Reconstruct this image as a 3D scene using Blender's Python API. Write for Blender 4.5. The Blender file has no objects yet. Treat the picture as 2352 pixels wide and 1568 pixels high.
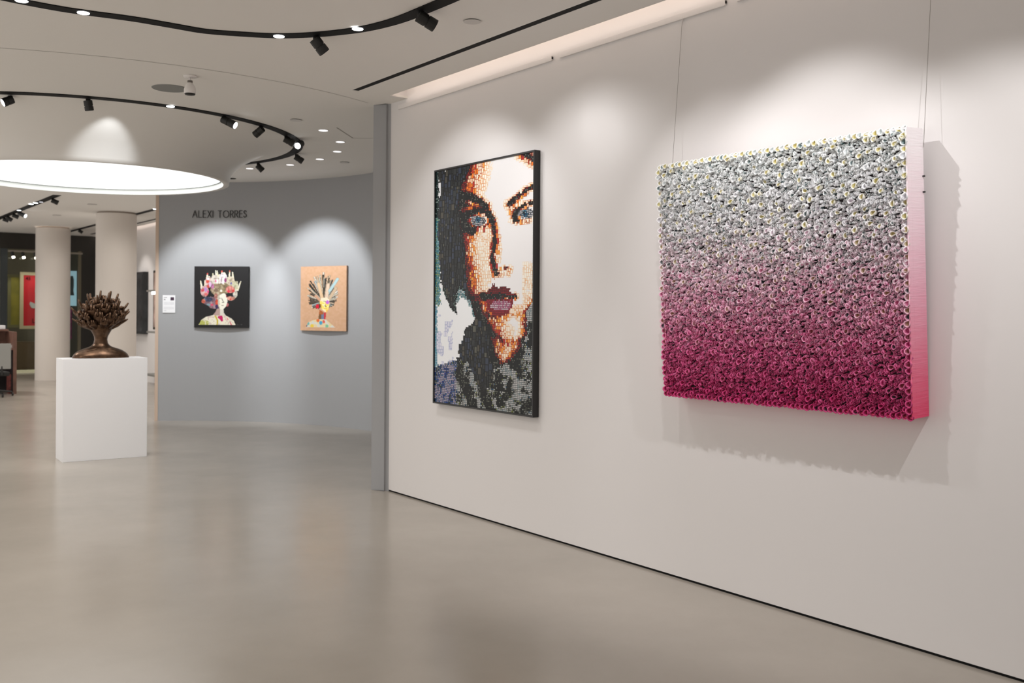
import bpy, bmesh, math, random
from mathutils import Vector, Matrix
random.seed(7)
R = math.radians
C = bpy.context.scene.collection
scene = bpy.context.scene

# ------------------------------------------------------------------ survey
# x runs along the long white wall, y points into that wall, z is up.
F, PHI, YH, HC = 2287.0, 0.0066, -68.0, 1.5
HT = HC * 2.151                      # ceiling height 3.23 m
CX, CY = -1.0187, 8.2987             # wall corner measured from the viewpoint
TX, TY = 0.5930, -0.8052
def rot(x, y):                       # viewpoint frame -> room frame
    dx, dy = x - CX, y - CY
    return dx * TX + dy * TY, -(dx * TY - dy * TX)
def ray(px, py):
    x = px - 1176.0; y = py - 784.0
    c, s = math.cos(PHI), math.sin(PHI)
    a, b = c * x + s * y, -s * x + c * y
    # direction in room frame, per unit depth
    rx = (a / F) * TX + TY
    ry = -((a / F) * TY - TX)
    return Vector((rx, ry, -(b - YH) / F))
CAM = Vector((-CX * TX - CY * TY, CX * TY - CY * TX, HC))
def at_z(px, py, z):
    d = ray(px, py); return CAM + d * ((z - CAM.z) / d.z)
def at_y(px, py, y):
    d = ray(px, py); return CAM + d * ((y - CAM.y) / d.y)
def at_x(px, py, x):
    d = ray(px, py); return CAM + d * ((x - CAM.x) / d.x)
def ceil(px, py, z=None): return at_z(px, py, HT if z is None else z)
def flo(px, py): return at_z(px, py, 0.0)
RC = Vector((-3.286, -1.593)); RR = 3.49         # round room centre and radius
def at_round(px, py, r=None):
    r = RR if r is None else r
    d = ray(px, py); ox, oy = CAM.x - RC.x, CAM.y - RC.y
    a = d.x**2 + d.y**2; b = 2*(ox*d.x + oy*d.y); c = ox*ox + oy*oy - r*r
    t = (-b + math.sqrt(max(0, b*b - 4*a*c))) / (2*a)
    return CAM + d * t

# ------------------------------------------------------------------ materials
MATS = {}
def mat(name, col, rough=0.5, metal=0.0, spec=0.5, emit=None, estr=0.0, coat=0.0, noise=None, bump=None):
    if name in MATS: return MATS[name]
    m = bpy.data.materials.new(name); m.use_nodes = True; nt = m.node_tree
    b = nt.nodes['Principled BSDF']
    b.inputs['Base Color'].default_value = (*col, 1)
    b.inputs['Roughness'].default_value = rough
    b.inputs['Metallic'].default_value = metal
    b.inputs['Specular IOR Level'].default_value = spec
    b.inputs['Coat Weight'].default_value = coat
    b.inputs['Coat Roughness'].default_value = 0.12
    if emit is not None:
        b.inputs['Emission Color'].default_value = (*emit, 1); b.inputs['Emission Strength'].default_value = estr
    tc = nt.nodes.new('ShaderNodeTexCoord')
    if noise:
        sc, amt = noise
        n = nt.nodes.new('ShaderNodeTexNoise'); n.inputs['Scale'].default_value = sc; n.inputs['Detail'].default_value = 5
        r = nt.nodes.new('ShaderNodeValToRGB')
        r.color_ramp.elements[0].position = 0.3; r.color_ramp.elements[1].position = 0.7
        r.color_ramp.elements[0].color = (*[max(0, c * (1 - amt)) for c in col], 1)
        r.color_ramp.elements[1].color = (*[min(1, c * (1 + amt)) for c in col], 1)
        nt.links.new(tc.outputs['Object'], n.inputs['Vector']); nt.links.new(n.outputs['Fac'], r.inputs['Fac'])
        nt.links.new(r.outputs['Color'], b.inputs['Base Color'])
    if bump:
        sc, st, dist = bump
        n2 = nt.nodes.new('ShaderNodeTexNoise'); n2.inputs['Scale'].default_value = sc; n2.inputs['Detail'].default_value = 4
        bp = nt.nodes.new('ShaderNodeBump'); bp.inputs['Strength'].default_value = st; bp.inputs['Distance'].default_value = dist
        nt.links.new(tc.outputs['Object'], n2.inputs['Vector']); nt.links.new(n2.outputs['Fac'], bp.inputs['Height'])
        nt.links.new(bp.outputs['Normal'], b.inputs['Normal'])
    MATS[name] = m
    return m
def attr_mat(name, rough=0.5, spec=0.4, trans=0.0):
    if name in MATS: return MATS[name]
    m = bpy.data.materials.new(name); m.use_nodes = True; nt = m.node_tree
    b = nt.nodes['Principled BSDF']; a = nt.nodes.new('ShaderNodeAttribute'); a.attribute_name = 'paint'
    nt.links.new(a.outputs['Color'], b.inputs['Base Color'])
    b.inputs['Roughness'].default_value = rough; b.inputs['Specular IOR Level'].default_value = spec
    MATS[name] = m
    return m
def lin(r, g, b):
    f = lambda v: (v/255/12.92) if v/255 <= 0.04045 else ((v/255 + 0.055)/1.055)**2.4
    return (f(r), f(g), f(b))

M_WALL = mat('white_plaster', (0.735, 0.71, 0.698), 0.62, bump=(60, 0.06, 0.002), spec=0.3)
M_CEIL = mat('ceiling_paint', (0.78, 0.76, 0.725), 0.8, spec=0.2)
M_GREY = mat('grey_paint', (0.365, 0.37, 0.38), 0.65, spec=0.3)
M_COL = mat('column_paint', (0.66, 0.61, 0.56), 0.6, spec=0.3)
M_BLACK = mat('black_metal', (0.012, 0.012, 0.011), 0.5)
M_TRACK = mat('black_track', (0.004, 0.004, 0.004), 0.7, spec=0.2)
M_WHITE = mat('white_lacquer', (0.80, 0.80, 0.81), 0.5, spec=0.3)
M_WMETAL = mat('white_metal', (0.78, 0.75, 0.73), 0.45)
M_BRONZE = mat('bronze', (0.105, 0.060, 0.036), 0.30, metal=0.85, noise=(30, 0.35), bump=(120, 0.25, 0.003))
M_DARKWALL = mat('dark_panel', (0.022, 0.019, 0.015), 0.35)
M_WOOD = mat('brown_wood', (0.17, 0.085, 0.06), 0.5, noise=(8, 0.2))
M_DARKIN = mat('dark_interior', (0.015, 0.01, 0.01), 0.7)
M_EDGE = mat('beige_edge', (0.58, 0.44, 0.34), 0.6)
M_GLOW = mat('skylight_glow', (0.9, 0.9, 0.9), 0.5, emit=(0.98, 1.0, 1.0), estr=1.6)
M_LENS = mat('lamp_lens', (1, 1, 1), 0.3, emit=(0.95, 0.98, 1.0), estr=8)
M_LENSDIM = mat('lamp_lens_dim', (0.8, 0.8, 0.85), 0.3, emit=(0.9, 0.92, 1.0), estr=1.2)
M_COVE = mat('cove_light', (1, 1, 1), 0.5, emit=(1.0, 0.86, 0.76), estr=4.5)
M_GREYPL = mat('speaker_cloth', (0.24, 0.245, 0.235), 0.8)
M_WIRE = mat('steel_wire', (0.32, 0.29, 0.27), 0.4, metal=0.5)
M_CREAM = mat('cream_frame', (0.66, 0.57, 0.36), 0.5)

# polished concrete floor
def floor_mat():
    m = bpy.data.materials.new('polished_concrete'); m.use_nodes = True; nt = m.node_tree
    b = nt.nodes['Principled BSDF']; tc = nt.nodes.new('ShaderNodeTexCoord')
    n = nt.nodes.new('ShaderNodeTexNoise'); n.inputs['Scale'].default_value = 0.9; n.inputs['Detail'].default_value = 8; n.inputs['Roughness'].default_value = 0.6
    r = nt.nodes.new('ShaderNodeValToRGB')
    r.color_ramp.elements[0].position = 0.3; r.color_ramp.elements[0].color = (0.345, 0.312, 0.268, 1)
    r.color_ramp.elements[1].position = 0.7; r.color_ramp.elements[1].color = (0.41, 0.372, 0.322, 1)
    n2 = nt.nodes.new('ShaderNodeTexNoise'); n2.inputs['Scale'].default_value = 3; n2.inputs['Detail'].default_value = 6
    mr = nt.nodes.new('ShaderNodeMapRange'); mr.inputs['To Min'].default_value = 0.18; mr.inputs['To Max'].default_value = 0.27
    nt.links.new(tc.outputs['Object'], n.inputs['Vector']); nt.links.new(tc.outputs['Object'], n2.inputs['Vector'])
    nt.links.new(n.outputs['Fac'], r.inputs['Fac']); nt.links.new(r.outputs['Color'], b.inputs['Base Color'])
    nt.links.new(n2.outputs['Fac'], mr.inputs['Value']); nt.links.new(mr.outputs['Result'], b.inputs['Roughness'])
    b.inputs['Specular IOR Level'].default_value = 0.55
    return m
M_FLOOR = floor_mat()

# ------------------------------------------------------------------ mesh helpers
def obj(name, bm, m, parent=None, smooth=False, loc=None):
    me = bpy.data.meshes.new(name)
    bm.normal_update(); bm.to_mesh(me); bm.free()
    for x in (m if isinstance(m, (list, tuple)) else [m]): me.materials.append(x)
    if smooth:
        for p in me.polygons: p.use_smooth = True
    o = bpy.data.objects.new(name, me); C.objects.link(o)
    if parent is not None: o.parent = parent
    if loc is not None: o.location = loc
    return o
def box(bm, x0, x1, y0, y1, z0, z1, M=None, mi=0):
    vs = [bm.verts.new((x, y, z)) for x in (x0, x1) for y in (y0, y1) for z in (z0, z1)]
    fs = [(0,1,3,2),(4,6,7,5),(0,4,5,1),(2,3,7,6),(0,2,6,4),(1,5,7,3)]
    out = []
    for f in fs:
        fc = bm.faces.new([vs[i] for i in f]); fc.material_index = mi; out.append(fc)
    if M is not None:
        for v in vs: v.co = M @ v.co
    return vs
def bevel(bm, w, seg=2):
    bmesh.ops.bevel(bm, geom=list(bm.edges), offset=w, segments=seg, affect='EDGES', profile=0.7)
def prism(bm, pts, z0, z1):
    n = len(pts)
    a = [bm.verts.new((p[0], p[1], z0)) for p in pts]; b = [bm.verts.new((p[0], p[1], z1)) for p in pts]
    bm.faces.new(a[::-1]); bm.faces.new(b)
    for i in range(n): bm.faces.new((a[i], a[(i+1) % n], b[(i+1) % n], b[i]))
def tube(bm, pts, rad, seg=10, cap=True):
    pts = [Vector(p) for p in pts]; n = len(pts)
    rad = rad if isinstance(rad, (list, tuple)) else [rad]*n
    rings = []; up = None
    for i, p in enumerate(pts):
        d = (pts[min(i+1, n-1)] - pts[max(i-1, 0)]).normalized()
        if up is None:
            up = Vector((0, 0, 1)) if abs(d.z) < 0.9 else Vector((1, 0, 0))
        s = d.cross(up).normalized(); up = s.cross(d).normalized()
        rings.append([bm.verts.new(p + (s*math.cos(2*math.pi*k/seg) + up*math.sin(2*math.pi*k/seg))*rad[i]) for k in range(seg)])
    for i in range(n-1):
        for k in range(seg):
            bm.faces.new((rings[i][k], rings[i][(k+1) % seg], rings[i+1][(k+1) % seg], rings[i+1][k]))
    if cap:
        bm.faces.new(rings[0][::-1]); bm.faces.new(rings[-1])
def revolve(bm, prof, cx, cy, seg=96, a0=0, a1=2*math.pi, close=True):
    rings = []
    nseg = seg if close else seg + 1
    for k in range(nseg):
        a = a0 + (a1 - a0)*k/seg
        rings.append([bm.verts.new((cx + r*math.cos(a), cy + r*math.sin(a), z)) for r, z in prof])
    for k in range(seg):
        A, B = rings[k], rings[(k+1) % nseg]
        for j in range(len(prof)-1):
            if prof[j] == prof[j+1]: continue
            bm.faces.new((A[j], B[j], B[j+1], A[j+1]))
    return rings
def disc(bm, c, r, h, seg=32, z_sign=-1):
    prof = [(1e-4, c[2] + z_sign*h), (r*0.96, c[2] + z_sign*h), (r, c[2] + z_sign*h*0.6), (r, c[2]), (1e-4, c[2])]
    revolve(bm, prof, c[0], c[1], seg)
def ribbon_pts(pts, n=60):
    """Catmull-Rom through 2D points"""
    out = []
    P = [pts[0]] + list(pts) + [pts[-1]]
    for i in range(1, len(P)-2):
        for k in range(n // (len(pts)-1) + 1):
            t = k / (n // (len(pts)-1) + 1)
            a, b, c, d = P[i-1], P[i], P[i+1], P[i+2]
            out.append(tuple(0.5*((2*b[j]) + (-a[j]+c[j])*t + (2*a[j]-5*b[j]+4*c[j]-d[j])*t*t + (-a[j]+3*b[j]-3*c[j]+d[j])*t**3) for j in (0, 1)))
    out.append(tuple(pts[-1]))
    return out
def strip(bm, pts, w, z0, z1):
    """flat channel of width w following 2D points, between heights"""
    L = []
    for i, p in enumerate(pts):
        a, b = pts[max(0, i-1)], pts[min(len(pts)-1, i+1)]
        dx, dy = b[0]-a[0], b[1]-a[1]; l = math.hypot(dx, dy) or 1
        nx, ny = -dy/l*w/2, dx/l*w/2
        L.append([bm.verts.new((p[0]+sx*nx, p[1]+sx*ny, z)) for sx in (-1, 1) for z in (z0, z1)])
    for i in range(len(L)-1):
        A, B = L[i], L[i+1]
        for q in ((0, 1), (1, 3), (3, 2), (2, 0)):
            bm.faces.new((A[q[0]], A[q[1]], B[q[1]], B[q[0]]))
    bm.faces.new([L[0][i] for i in (0, 2, 3, 1)]); bm.faces.new([L[-1][i] for i in (0, 1, 3, 2)])
def tag(o, label=None, cat=None, group=None, kind=None):
    if label: o['label'] = label
    if cat: o['category'] = cat
    if group: o['group'] = group
    if kind: o['kind'] = kind
    return o
def struct(name, bm, m, label=None, smooth=False):
    o = obj(name, bm, m, None, smooth); o['kind'] = 'structure'
    if label: o['label'] = label
    return o
def thing(name, label, cat, loc=(0, 0, 0), rz=0, group=None):
    o = bpy.data.objects.new(name, None); C.objects.link(o); o.empty_display_size = 0.1
    o.location = loc; o.rotation_euler = (0, 0, rz)
    return tag(o, label, cat, group)
def place(ch, parent):       # child built in world coordinates, kept there under its parent
    ch.parent = parent
    ch.matrix_parent_inverse = (Matrix.Translation(parent.location) @ parent.rotation_euler.to_matrix().to_4x4()).inverted()
    return ch

# ------------------------------------------------------------------ the setting
X0, X1, Y0, Y1 = -21.5, 9.6, -6.6, 3.2
bm = bmesh.new(); box(bm, -5.5, X1, Y0, Y1, -0.2, 0.0); box(bm, X0, -5.5, -3.4, Y1, -0.2, 0.0); struct('floor', bm, M_FLOOR, 'polished grey beige concrete floor')
# ceiling, with the wall-wash cove and the narrow slot left open
CV0 = 0.27; CVY = -0.163
SA, SB = -0.496, -0.440
bm = bmesh.new()
box(bm, -5.5, X1, Y0, SA, HT, HT+0.02)
box(bm, X0, -5.5, -3.4, SA, HT, HT+0.02)
box(bm, X0, 0.262, SA, 0.0, HT, HT+0.02)
box(bm, 0.262, X1, SB, CVY, HT, HT+0.02)
box(bm, 0.262, CV0, CVY, 0.0, HT, HT+0.02)
box(bm, X0, 0.0, 0.0, 1.904, HT, HT+0.02)
box(bm, X0, -17.7, 1.904, Y1, HT, HT+0.02)
box(bm, -6.4, 0.0, 1.904, Y1, HT, HT+0.02)
struct('ceiling', bm, M_CEIL, 'flat warm white ceiling')
# roof void over the coves (white inside)
bm = bmesh.new()
box(bm, 0.26, X1, -0.42, -0.40, HT+0.02, HT+0.36)
box(bm, 0.26, X1, -0.42, 0.0, HT+0.34, HT+0.36)
box(bm, 0.255, 0.265, -0.42, 0.0, HT+0.02, HT+0.36)
box(bm, -17.7, -6.4, 1.60, 1.62, HT+0.02, HT+0.36)
box(bm, -17.7, -6.4, 1.60, 2.1, HT+0.34, HT+0.36)
o = struct('trim_1', bm, M_WALL, 'white lining of the lit ceiling cove')
bm = bmesh.new(); box(bm, 0.263, X1, SA+.0005, SB-.0005, HT+0.002, HT+0.05)
struct('trim_2', bm, M_TRACK, 'black recessed linear slot in the ceiling parallel to the long wall')
bm = bmesh.new(); box(bm, 0.30, X1, -0.36, -0.30, HT+0.05, HT+0.09)
tag(obj('cove_lamp', bm, M_COVE), 'warm linear lamp hidden in the cove above the long white wall', 'light')
bm = bmesh.new(); box(bm, -17.5, -6.6, 1.64, 1.70, HT+0.05, HT+0.09)
tag(obj('cove_lamp', bm, M_COVE), 'warm linear lamp hidden in the cove above the far white wall', 'light')
# long white wall
bm = bmesh.new(); box(bm, 0.0, X1, 0.0, 0.16, 0.013, HT+0.36); struct('wall_right', bm, M_WALL, 'long white gallery wall on the right')
bm = bmesh.new(); box(bm, 0.0, X1, 0.006, 0.15, 0.0, 0.013); struct('shadow_gap_right', bm, M_TRACK, 'dark shadow gap at the foot of the long white wall')  # recessed black strip that draws the shade inside the gap
# grey nib at the end of that wall
A0, A1 = R(25.5), R(152.3)
nib = (RC.x + RR*math.cos(A0), RC.y + RR*math.sin(A0))
bm = bmesh.new(); prism(bm, [(0, 0), (0, 0.16), (-0.22, 0.16), nib][::-1], 0, HT); struct('wall_end', bm, M_GREY, 'grey painted end of the white wall')
# curved grey wall
bm = bmesh.new(); revolve(bm, [(RR, 0.0), (RR, HT), (RR+0.13, HT), (RR+0.13, 0.0), (RR, 0.0)], RC.x, RC.y, 90, A0, A1, close=False)
struct('wall_curved', bm, M_GREY, 'curved grey gallery wall with the name lettering', smooth=False)
def polar(r, a): return (RC.x + r*math.cos(a), RC.y + r*math.sin(a))
bm = bmesh.new(); prism(bm, [polar(RR-0.004, A1), polar(RR-0.004, A1+0.012), polar(RR+0.134, A1+0.012), polar(RR+0.134, A1)], 0, HT)
struct('trim_3', bm, M_EDGE, 'beige end edge of the curved grey wall')
# thin seam of the round ceiling field
bm = bmesh.new(); revolve(bm, [(3.50, HT-0.001), (3.506, HT-0.001)], RC.x, RC.y, 160, R(24), R(-200), close=False)
struct('trim_4', bm, mat('seam_grey', (0.36, 0.34, 0.31), 0.9), 'fine curved joint in the ceiling')
# lowered skylight drum, flaring up into the ceiling
prof = [(1.29, 2.80), (1.345, 2.80), (1.352, 2.84), (1.362, 2.88), (1.39, 2.935), (1.43, 2.98), (1.49, 3.03), (1.56, 3.075), (1.66, 3.13), (1.78, 3.18), (1.90, 3.21), (2.0, HT)]
bm = bmesh.new(); revolve(bm, prof, RC.x, RC.y, 128); struct('trim_5', bm, M_CEIL, 'lowered flared ceiling drum around the round light', smooth=True)
bm = bmesh.new(); revolve(bm, [(1.286, 2.86), (1.0, 2.86), (0.5, 2.86), (0.001, 2.86)], RC.x, RC.y, 96)
bm2 = bmesh.new(); revolve(bm2, [(1.2855, 2.856), (1.2855, 2.851), (1.268, 2.851), (1.268, 2.856)], RC.x, RC.y, 96); struct('trim_9', bm2, mat('gap_grey', (.25, .27, .26), .8), 'grey joint around the glowing ceiling panel')
LP = thing('ceiling_light', 'large round glowing white light panel inside the lowered ceiling drum', 'ceiling light', (0, 0, 0))
obj('diffuser', bm, M_GLOW, LP)
bm = bmesh.new(); revolve(bm, [(1.286, 2.858), (1.2895, 2.80)], RC.x, RC.y, 96); obj('drum_inner_wall', bm, mat('inner_wall_added_glow', (.85, .88, .86), .5, emit=(.95, 1, .96), estr=.22), LP)  # inner wall of the drum; emission added to imitate light from the panel
# far room: white wall, dark back wall, glazed shopfront
bm = bmesh.new(); box(bm, -17.9, -6.3, 2.07, 2.2, 0, HT+0.36); struct('wall_far', bm, M_WALL, 'far white wall beyond the columns')
XB = -17.7
zhead = at_x(60, 572, XB).z
ypost = at_x(186, 700, XB).y
bm = bmesh.new()
box(bm, XB-0.12, XB, -3.4, 2.07, zhead, HT)
box(bm, XB-0.12, XB, ypost, 2.07, 0, zhead)
struct('wall_back', bm, M_DARKWALL, 'dark back wall above the glazed shopfront')
bm = bmesh.new(); box(bm, -20.6, -20.5, -3.4, 3.0, 0, HT); struct('wall_rear', bm, mat('olive_wall', (0.10, 0.09, 0.055), 0.6), 'dim olive wall behind the glass')

def glass_mat():
    m = bpy.data.materials.new('shop_glass'); m.use_nodes = True; b = m.node_tree.nodes['Principled BSDF']
    b.inputs['Transmission Weight'].default_value = 1; b.inputs['Roughness'].default_value = 0.02; b.inputs['IOR'].default_value = 1.2
    b.inputs['Base Color'].default_value = (0.9, 0.92, 0.88, 1)
    return m
bm = bmesh.new(); box(bm, XB-0.03, XB-0.02, -3.4, ypost-0.03, 0.05, zhead); struct('window_1', bm, glass_mat(), 'large glass shopfront pane')
bm = bmesh.new()
yp = at_x(183, 700, XB).y
box(bm, XB-0.06, XB+0.02, yp-0.03, yp+0.03, 0, zhead)
struct('trim_6', bm, mat('bronze_post', (0.16, 0.14, 0.09), 0.4), 'slim metal post of the shopfront')
bm = bmesh.new(); y_a = at_x(0, 700, XB).y; y_b = at_x(19, 700, XB).y
box(bm, XB-0.05, XB+0.02, y_b-0.16, y_b-0.02, 0, zhead); struct('trim_7', bm, mat('dark_post', (0.05, 0.06, 0.065), 0.4), 'dark vertical frame of the shopfront')

bm = bmesh.new(); box(bm, X1, X1+.12, Y0, .2, 0, HT); struct('wall_near_blocker', bm, M_WALL, 'unseen white wall added behind the viewpoint to cut ambient light')  # unseen wall, added to keep ambient light off the long wall
# columns
def column(px0, px1, pyb, lbl):
    a = flo((px0+px1)/2, pyb); w = abs(ray(px1, pyb).cross(Vector((0, 0, 1))).dot(Vector((0,0,0)))) # unused
    dist = (a - CAM).length
    depth = (HC*F)/((pyb-784-PHI*((px0+px1)/2-1176)) - YH)
    r = (px1-px0)/F*depth/2*1.02
    d = Vector((a.x-CAM.x, a.y-CAM.y, 0)).normalized()
    c = a + d*r
    t = thing('column', lbl, 'column', (c.x, c.y, 0))
    bm = bmesh.new(); revolve(bm, [(r, 0.0), (r, HT-0.03)], 0, 0, 64); o = obj('shaft', bm, M_COL, t, True)
    bm = bmesh.new(); revolve(bm, [(r-0.02, HT-0.03), (r-0.02, HT-0.001)], 0, 0, 64)
    o = obj('shadow_gap', bm, mat('gap_brown', (0.36, 0.30, 0.25), 0.8), t, True)
    t['kind'] = 'structure'
column(84, 157, 874, 'round white column on the left, in front of the red poster')
column(221.5, 309.5, 906, 'round white column directly behind the bronze bust')

# ------------------------------------------------------------------ tracks
def track(name, label, pts, w):
    bm = bmesh.new(); strip(bm, pts, w, HT-0.006, HT-0.0005)
    return tag(obj(name, bm, M_TRACK), label, 'lighting track')
ring = [(RC.x + 2.045*math.cos(2*math.pi*k/120), RC.y + 2.045*math.sin(2*math.pi*k/120)) for k in range(121)]
TRK_RING = track('ring_track', 'black circular lighting track around the round ceiling light', ring, 0.10)
TAp = [(-60, -22), (19, -4), (117, 15), (192, 27), (304, 42), (398, 58), (468, 70), (538, 76), (631, 81), (702, 79.5), (772, 74), (842, 64), (912, 46), (965, 24), (1030, -6)]
tp = [ceil(a, b) for a, b in TAp]; tp = [(p.x, p.y) for p in tp]
tp = tp[:-2] + [(2.42, -1.135), (2.8, -1.125), (3.6, -1.13), (5.0, -1.13), (7.5, -1.13)]
TRK_A = track('curved_track', 'black S-curved lighting track across the near ceiling', ribbon_pts(tp, 160), 0.098)
tf = [(-16.9, 1.11), (-6.5, 1.11)]
track('far_track', 'straight black lighting track behind the right column', tf, 0.10)
track('far_slot', 'thin black ceiling slot beside the far white wall', [(-16.9, 1.68), (-6.5, 1.68)], 0.05)
tl = [(-16.5, -0.71), (-8.965, -0.71)]
track('left_track', 'wide straight black track at upper left beneath the round light', tl, 0.115)

# ------------------------------------------------------------------ spotlights
def spot(base, tip, label, lit=True, group='track spotlights', scale=1.13, power=0, cone=70, blend=0.6, aim=None, color=(1, 0.93, 0.88), dim=False):
    base = Vector(base); tip = Vector(tip)
    t = thing('track_spotlight', label, 'spotlight', base, 0, group)
    d = (tip - base).normalized(); L = (tip - base).length
    rb = 0.031*scale
    bm = bmesh.new(); tube(bm, [(0, 0, -0.012), (0, 0, -0.05)], 0.017*scale, 12); obj('adapter', bm, M_BLACK, t, True)
    j = Vector((0, 0, -0.045))
    d2 = ((tip - base) - j).normalized(); L = ((tip-base)-j).length
    s = j - d2*0.02
    bm = bmesh.new()
    tube(bm, [s, s + d2*(0.02 + L*0.36)], rb*0.98, 20); tube(bm, [s + d2*(0.02+L*0.36), s + d2*(0.024+L*0.4)], rb*0.85, 20)
    tube(bm, [s + d2*(0.024 + L*0.4), j + d2*L], rb, 20)
    o = obj('body', bm, M_BLACK, t)
    bm = bmesh.new(); e = j + d2*(L + 0.0012); tube(bm, [e - d2*0.002, e], rb*0.84, 20)
    obj('lens', bm, (M_LENSDIM if dim else M_LENS) if lit else M_BLACK, t)
    if power:
        ld = bpy.data.lights.new('spot_beam', 'SPOT'); ld.energy = power; ld.spot_size = R(cone); ld.spot_blend = blend
        ld.color = color; ld.shadow_soft_size = 0.012
        lo = bpy.data.objects.new('spot_beam', ld); C.objects.link(lo)
        p = base + e + d2*0.01; lo.location = p
        a = (Vector(aim) - p) if aim is not None else d2
        lo.rotation_euler = a.to_track_quat('-Z', 'Y').to_euler()
    return t
def aimed(base, aim, L=0.15, **k):
    base = Vector(base); j = base + Vector((0, 0, -0.045)); d = (Vector(aim) - j).normalized()
    return spot(base, j + d*(L-0.03), aim=aim, **k)
WC = (1.0, 0.985, 0.99)
PW = 150
# long wall spots on the curved track
def depth(p): q = Vector(p) - CAM; return q.x*TY + q.y*TX
def bodyspot(bx, by, tx, ty, dy, label):
    base = ceil(bx, by); d = ray(tx, ty)
    return spot(base, CAM + d*(depth(base)+dy), label, lit=False, scale=1.2), CAM + d*(depth(base)+dy+.02)
_, t1 = bodyspot(727, 79, 746, 121, .03, 'black track spotlight above and left of the mosaic portrait, on the curved track')
_, t2 = bodyspot(968, 22, 1000, 60, .03, 'black track spotlight nearest the top edge, on the curved track')
def beam(p, a, power, cone, blend=0.6, color=(0.93, 0.965, 1.0), soft=0.02):
    ld = bpy.data.lights.new('spot_beam', 'SPOT'); ld.energy = power; ld.spot_size = R(cone); ld.spot_blend = blend; ld.color = color; ld.shadow_soft_size = soft
    lo = bpy.data.objects.new('spot_beam', ld); C.objects.link(lo); lo.location = p
    lo.rotation_euler = (Vector(a) - Vector(p)).to_track_quat('-Z', 'Y').to_euler()
beam((1.45, -1.25, 3.08), (1.25, 0, 1.68), PW*.25, 88, .5, WC, .015)
beam((1.06, -1.16, 3.08), (1.75, 0, 1.5), PW*.13, 78, .5, WC, .015)
beam(t2, (2.56, 0, 1.66), PW*.26, 92, .62, WC, .015)
OFFG = 'track spotlights beyond the top of the picture'
for x, ax, p, c in ((3.33, 3.75, .17, 76), (4.24, 4.27, .31, 86), (6.03, 4.72, .52, 62)):
    aimed((x, -1.13, HT), (ax, 0, 1.50 if x < 6 else 1.38), label={3.33: 'black track spotlight over the left half of the pink relief', 4.24: 'black track spotlight over the right half of the pink relief', 6.03: 'black track spotlight beyond the right end of the pink relief'}[x], group=OFFG, power=PW*p, cone=c, blend=0.6, color=WC)
# ring spots
def depth(p): q = Vector(p) - CAM; return q.x*TY + q.y*TX
def pxspot(bx, by, tx, ty, dy, label, zbase=None, **k):
    base = ceil(bx, by); d = ray(tx, ty)
    return spot(base, CAM + d*(depth(base)+dy), label, **k)
GW = (0.93, 0.965, 1.0)
pxspot(24, 217, 7, 236, -.035, 'lit black spotlight at the left edge, on the circular track')
pxspot(203, 224, 206, 254, .01, 'black spotlight hanging straight down from the circular track', lit=False)
pxspot(516, 264, 541, 288, -.02, 'lit black spotlight leaning right on the circular track, bright lens')
pxspot(600, 287, 586, 310, .02, 'black spotlight leaning left on the circular track, lens hidden', lit=False)
pxspot(658, 310, 676, 331, .02, 'black spotlight at the right bend of the circular track, turned inward', lit=False)
pxspot(691, 320, 684, 335, -.09, 'lit spotlight facing the viewer at the right bend of the circular track')
pxspot(682, 352, 696, 371, .02, 'black spotlight leaning right below the right bend of the circular track', lit=False)
pxspot(594, 373, 604, 392, .02, 'black spotlight on the far side of the circular track', lit=False)
# beams onto the curved grey wall and the drum
def beam(p, a, power, cone, blend=0.6, color=GW, soft=0.02):
    ld = bpy.data.lights.new('spot_beam', 'SPOT'); ld.energy = power; ld.spot_size = R(cone); ld.spot_blend = blend; ld.color = color; ld.shadow_soft_size = soft
    lo = bpy.data.objects.new('spot_beam', ld); C.objects.link(lo); lo.location = p
    lo.rotation_euler = (Vector(a) - Vector(p)).to_track_quat('-Z', 'Y').to_euler()
def round_pt(px, py, r): return at_round(px, py, r)
q1 = at_round(508, 700); q2 = at_round(745, 700)
def inring(q, rr=2.045, z=HT-0.17):
    d = Vector((q.x-RC.x, q.y-RC.y)).normalized()*rr; return (RC.x+d.x, RC.y+d.y, z)
beam(inring(q1), q1, 165, 68, 0.55)
beam(inring(q2), q2, 165, 68, 0.55)
def onring(p, z=HT-.13):
    d = Vector((p.x-RC.x, p.y-RC.y)).normalized()*2.03; return Vector((RC.x+d.x, RC.y+d.y, z))
n1 = at_z(225, 350, 2.98); beam(onring(n1), at_z(228, 376, 2.82), 15, 50, 0.7, GW)
n2 = at_z(452, 405, 2.9); beam(onring(n2), at_z(452, 412, 2.83), 3, 50, 0.7, GW)
# the spotlights trained on the bronze and its pedestal
ps = flo(240, 1056)
beam(at_z(541, 288, HT-.13), (ps.x, ps.y, 1.1), 100, 46, .6, (1, .98, .97))
beam(at_z(7, 236, HT-.13), (ps.x, ps.y, .9), 36, 50, .6, (1, .98, .97))
# left track spots
for i, (bx, by, tx, ty) in enumerate(((122, 454, 134, 466), (46, 484, 59, 496), (32, 489, 43, 499), (18, 494, 28, 506), (10, 498, 20, 507))):
    pxspot(bx, by, tx, ty, -.02 if i == 1 else .03, ['black spotlight at the near end of the wide straight track', 'black spotlight with lit rim, second along the straight track', 'black spotlight third along the straight track', 'black spotlight fourth along the straight track', 'black spotlight at the far end of the wide straight track'][i], lit=(i == 1), group='spotlights on the straight left track', scale=1.2)
pxspot(183, 525, 190, 534, .03, 'small black spotlight on the far track between the two columns', lit=False, group='spotlights on the far track')
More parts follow.
